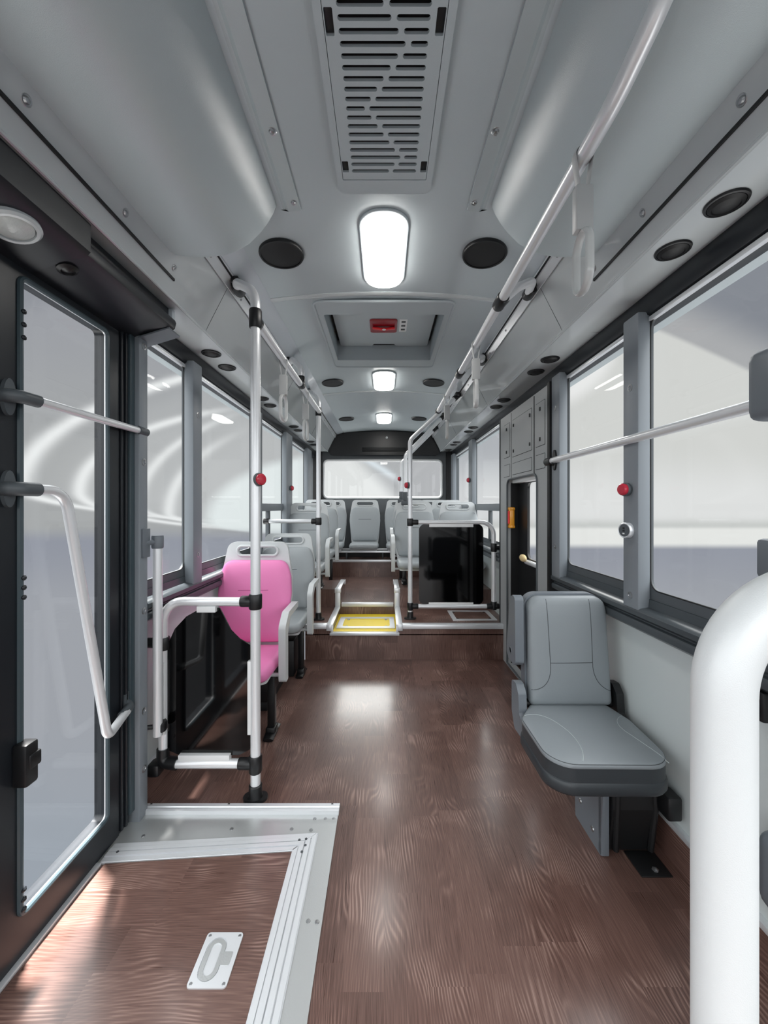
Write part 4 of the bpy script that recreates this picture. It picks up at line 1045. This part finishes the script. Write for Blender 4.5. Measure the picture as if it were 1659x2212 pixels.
co = round_poly([(.70, 1.845), (.612, 1.72), (.615, 1.41), (1.075, 1.405), (1.092, 1.70), (1.06, 1.845)], [.03, .07, .10, .10, .07, .03], 9)
ck = MB().puff(co, .024, .010, lambda u, v, q: CK(u, v, q + .048), edge=.016).build('seat_pad', 'fold', fs, ang=60)
MB().plate([(cxx_ + (p[0] - cxx_) * .997, cyy_ + (p[1] - cyy_) * .997) for p in co for cxx_, cyy_ in ((.85, 1.62),)], [], .055, CK).build('shaded_seat_side', 'folddk', fs, ang=60)  # dark leather band; most of its darkness is shading put into the colour
side_o = round_poly([(.70, 1.85), (.607, 1.725), (.609, 1.405), (1.078, 1.40), (1.096, 1.70), (1.06, 1.85)], [.03, .07, .10, .10, .07, .03], 9)
MB().puff(side_o, .05, 0.0, lambda u, v, q: Vector((u, v, .338 + q)), edge=.01).build('seat_base', 'folddk', fs, ang=60)
seam_t(arc((.632, 1.735), (.73, 1.76), (.765, 1.60), 12) + arc((.765, 1.60), (.782, 1.49), (.735, 1.422), 8), CK, lambda u, v: .048 + puff_h(co, .024, .010, u, v, .016), 'piping', ck, 'piping', .0017)
seam_t(arc((1.07, 1.73), (.99, 1.68), (1.005, 1.60), 10) + arc((1.005, 1.60), (1.04, 1.47), (1.058, 1.428), 8), CK, lambda u, v: .048 + puff_h(co, .024, .010, u, v, .016), 'piping', ck, 'piping', .0017)
n_ = len(co); cxx = sum(p[0] for p in co) / n_; cyy = sum(p[1] for p in co) / n_
MB().tube([CK(cxx + (p[0] - cxx) * .985, cyy + (p[1] - cyy) * .985, .066) for p in co], .0022, 6, closed=True).build('piping', 'seam', ck)
ar = [(1.865, .955), (1.90, .965), (1.94, .94), (1.985, .70), (1.985, .655), (1.96, .63), (1.88, .625), (1.855, .645)]
m = MB(); m.plate(round_poly(ar, .018), [], .042, lambda u, v, q: Vector((.634 + q, u, v)))
am = m.build('armrest', 'foldpl', fs)
MB().lathe((.634, 1.93, .68), (-1, 0, 0), [(.018, 0), (.017, .002), (.014, .002), (.013, 0)], 20).build('pivot_cap', 'foldpl', am)
for (x0, x1, nm) in ((.630, .668, 0), (1.09, 1.125, 1)):
    hp_ = round_poly([(1.90, .40), (1.90, .55), (1.84, .555), (1.805, .52), (1.795, .43), (1.73, .40), (1.72, .34), (1.86, .33)], .02)
    MB().plate(hp_, [], x1 - x0, lambda u, v, q: Vector((x0 + q, u, v))).build('hinge_cover', 'foldpl' if nm == 0 else 'black', fs)
MB().cyl((.66, 1.86, .45), (1.10, 1.86, .45), .02, 14).build('hinge_tube', 'black', fs)
pl = round_poly([(1.54, 0), (1.745, 0), (1.76, .34), (1.52, .34)], .006)
ped = MB().plate(pl, [], .012, lambda u, v, q: Vector((.868 + q, u, v))).box(.868, .90, 1.535, 1.56, 0.002, .34, bev=.004).build('pedestal_cover', 'foldpl', fs)
for (y, z) in ((1.70, .10), (1.60, .06)):
    MB().lathe((.868, y, z), (-1, 0, 0), [(.011, 0), (.009, .004), (.003, .005)], 14).build('screw', 'screw', ped)
m = MB(); m.plate(round_poly([(1.56, 0), (1.80, 0), (1.78, .34), (1.53, .34), (1.52, .20)], .02), [], .17, lambda u, v, q: Vector((.905 + q, u, v)))
m.tube([(.93, 1.545, .02), (.925, 1.525, .20), (.93, 1.53, .33)], .012, 8); m.tube([(1.07, 1.545, .02), (1.075, 1.525, .20), (1.07, 1.53, .33)], .012, 8)
m.build('pedestal', 'gasket', fs)
ft = MB().box(.972, 1.09, 1.45, 1.56, 0, .006, bev=.002).build('foot_plate', 'gasket', fs)
MB().lathe((1.04, 1.475, .006), (0, 0, 1), [(.012, 0), (.012, .004), (.006, .008), (.002, .009)], 6).build('bolt', 'screw', ft)
m = MB(); m.box(1.08, 1.135, 1.46, 1.53, .20, .29, bev=.008); m.build('wall_mount', 'black', fs)

# ================================================================== WORLD: blurred grey showroom outside
W = bpy.data.worlds.new('showroom'); bpy.context.scene.world = W; W.use_nodes = True
nt = W.node_tree; nt.nodes.clear(); k = NT(nt)
tc = nt.nodes.new('ShaderNodeTexCoord'); sx = nt.nodes.new('ShaderNodeSeparateXYZ'); nt.links.new(tc.outputs['Generated'], sx.inputs[0])
x, y, z = sx.outputs
ya = k.m('MAXIMUM', k.m('ABSOLUTE', y), 0.12)
U = k.m('ADD', k.m('MULTIPLY', k.m('DIVIDE', x, ya), F), CX)
V = k.m('SUBTRACT', CY, k.m('MULTIPLY', k.m('DIVIDE', z, ya), F))
def ellipse(cx, y0, a, bu, bl):
    dv = k.m('SUBTRACT', V, y0); low = k.m('GREATER_THAN', dv, 0.0)
    b_ = k.m('ADD', k.m('MULTIPLY', low, bl - bu), bu)
    return k.m('SUBTRACT', k.m('SQRT', k.m('ADD', k.m('POWER', k.m('DIVIDE', k.m('ABSOLUTE', k.m('SUBTRACT', U, cx)), a), 2.0), k.m('POWER', k.m('DIVIDE', k.m('ABSOLUTE', dv), b_), 2.0))), 1.0)
def gauss(v, w): return k.m('POWER', 2.71828, k.m('MULTIPLY', k.m('POWER', k.m('ABSOLUTE', k.m('DIVIDE', v, w)), 2.0), -1.0))
# left hall with glowing arches
left = k.mix(k.ss(V, 640, 1000), S(160, 162, 168), S(168, 170, 171))
left = k.mix(k.ss(k.m('ADD', V, k.m('MULTIPLY', U, .35)), 660, 720, .75, 0), left, S(142, 145, 152))
for (x0, y0, a_, bu, bl, w_, st_) in ((45, 1050, 1200, 330, 100, .022, .95), (172, 1062, 500, 190, 85, .035, .9), (300, 1092, 600, 260, 60, .022, .75), (365, 1108, 450, 230, 45, .03, .8)):
    e_ = ellipse(x0 + a_, y0, a_, bu, bl)
    left = k.mix(k.ss(e_, 0.0, -.12, 0, .35), left, S(196, 198, 199))
    left = k.mix(k.m('MULTIPLY', gauss(e_, w_), k.m('MULTIPLY', k.ss(U, 560, 380), st_)), left, S(242, 244, 244))
e_ = ellipse(740, 1128, 300, 150, 30)
left = k.mix(k.ss(e_, .06, -.10), left, S(232, 239, 239))
flo = k.mix(k.ss(V, 1165, 1320), S(150, 154, 165), S(163, 166, 173))
flo = k.mix(k.ss(V, 1500, 1900), flo, S(158, 166, 176))
left = k.mix(k.ss(V, 1135, 1172), left, flo)
# middle seen through the rear window
sd = k.m('SUBTRACT', k.m('SUBTRACT', U, 775.0), k.m('MULTIPLY', k.m('SUBTRACT', V, 995.0), .95))
mid = k.mix(k.ss(sd, -25, 30), S(230, 232, 231), S(178, 180, 182))
mid = k.mix(k.ss(k.m('ADD', V, k.m('MULTIPLY', U, .6)), 1400, 1440, .7, 0), mid, S(195, 196, 198))
st_ = k.m('SUBTRACT', k.m('SUBTRACT', V, 998.0), k.m('MULTIPLY', k.m('SUBTRACT', U, 800.0), .62))
mid = k.mix(k.m('MULTIPLY', gauss(st_, 9.0), k.ss(U, 880, 830)), mid, S(222, 230, 235))
mid = k.mix(k.ss(U, 820, 960, 0, .8), mid, S(186, 187, 190))
# right hall
rgt = k.mix(k.ss(U, 1080, 1250), S(182, 185, 190), S(214, 215, 212))
rgt = k.mix(k.ss(V, 960, 1080, 0, .7), rgt, S(233, 234, 234))
cor = k.m('SQRT', k.m('ADD', k.m('POWER', k.m('SUBTRACT', U, 1150.0), 2.0), k.m('POWER', k.m('SUBTRACT', V, 690.0), 2.0)))
rgt = k.mix(k.m('MULTIPLY', k.ss(cor, 215, 175), k.ss(U, 1380, 1330)), rgt, S(240, 240, 239))
dk = k.m('SUBTRACT', k.m('SUBTRACT', V, 706.0), k.m('ADD', k.m('MULTIPLY', k.m('SUBTRACT', U, 1405.0), .40), k.m('MULTIPLY', k.m('POWER', k.m('ABSOLUTE', k.m('SUBTRACT', U, 1405.0)), 2.0), .0002)))
dcol = k.mix(k.ss(dk, -20, -130), S(174, 175, 177), S(136, 140, 148))
rgt = k.mix(k.m('MULTIPLY', k.ss(dk, 8, -8), k.ss(U, 1300, 1390)), rgt, dcol)
rgt = k.mix(k.m('MULTIPLY', gauss(k.m('SUBTRACT', V, 1135.0), 12.0), .75), rgt, S(196, 199, 196))
rgt = k.mix(k.ss(V, 1136, 1146), rgt, S(234, 235, 232))
rgt = k.mix(k.ss(V, 1172, 1188), rgt, flo)
mid = k.mix(k.ss(V, 1105, 1140), mid, S(190, 192, 196))
col = k.mix(k.ss(U, 640, 720), left, mid)
col = k.mix(k.ss(U, 960, 985), col, rgt)
# behind the camera: open bright daylight through the windscreen
back = k.mix(k.ss(z, -.12, .05), S(150, 152, 156), (2.4, 2.45, 2.5, 1))
col = k.mix(k.ss(y, .06, -.08), col, back)
# bright patch added out of view for the rear-window glint on the floor
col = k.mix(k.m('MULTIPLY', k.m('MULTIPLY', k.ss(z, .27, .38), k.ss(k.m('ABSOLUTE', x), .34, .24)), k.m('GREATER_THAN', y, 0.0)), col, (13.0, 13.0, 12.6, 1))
# brighter overhead directions, added out of view to light the interior
col = k.mix(k.ss(z, .47, .62), col, (4.6, 4.65, 4.7, 1))
# unseen bright fill added from steeply below to light the ceiling
col = k.mix(k.ss(z, -.66, -.74), col, (2.5, 2.48, 2.45, 1))
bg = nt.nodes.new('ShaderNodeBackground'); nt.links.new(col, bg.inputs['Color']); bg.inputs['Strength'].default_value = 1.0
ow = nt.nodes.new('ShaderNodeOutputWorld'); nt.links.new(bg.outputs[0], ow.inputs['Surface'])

sl = bpy.data.lights.new('noon_sun', 'SUN'); sl.energy = 42.0; sl.angle = math.radians(5); sl.color = (1.0, .95, .91)
so = bpy.data.objects.new('noon_sun', sl); C.objects.link(so); so.location = (-3, 1, 9)
so.rotation_euler = Vector((-.122, .13, 1)).to_track_quat('Z', 'Y').to_euler()

# ================================================================== CAMERA
cd = bpy.data.cameras.new('camera'); cam = bpy.data.objects.new('camera', cd); C.objects.link(cam)
cam.location = (0, 0, E); cam.rotation_euler = (math.pi / 2, 0, 0)
cd.sensor_fit = 'HORIZONTAL'; cd.sensor_width = 36.0; cd.lens = 36.0 * F / 1659.0
cd.shift_y = -(2212 / 2 - CY) / 1659.0; cd.clip_start = .01; cd.clip_end = 200
sc = bpy.context.scene; sc.camera = cam
sc.view_settings.view_transform = 'Standard'; sc.view_settings.look = 'None'
sc.view_settings.exposure = 0.0; sc.view_settings.gamma = 1.0; sc.view_settings.use_curve_mapping = False
sc.cycles.use_denoising = True
sc.cycles.max_bounces = 10; sc.cycles.diffuse_bounces = 5; sc.cycles.glossy_bounces = 4; sc.cycles.transparent_max_bounces = 16
sc.cycles.sample_clamp_indirect = 6.0; sc.cycles.caustics_reflective = False; sc.cycles.caustics_refractive = False
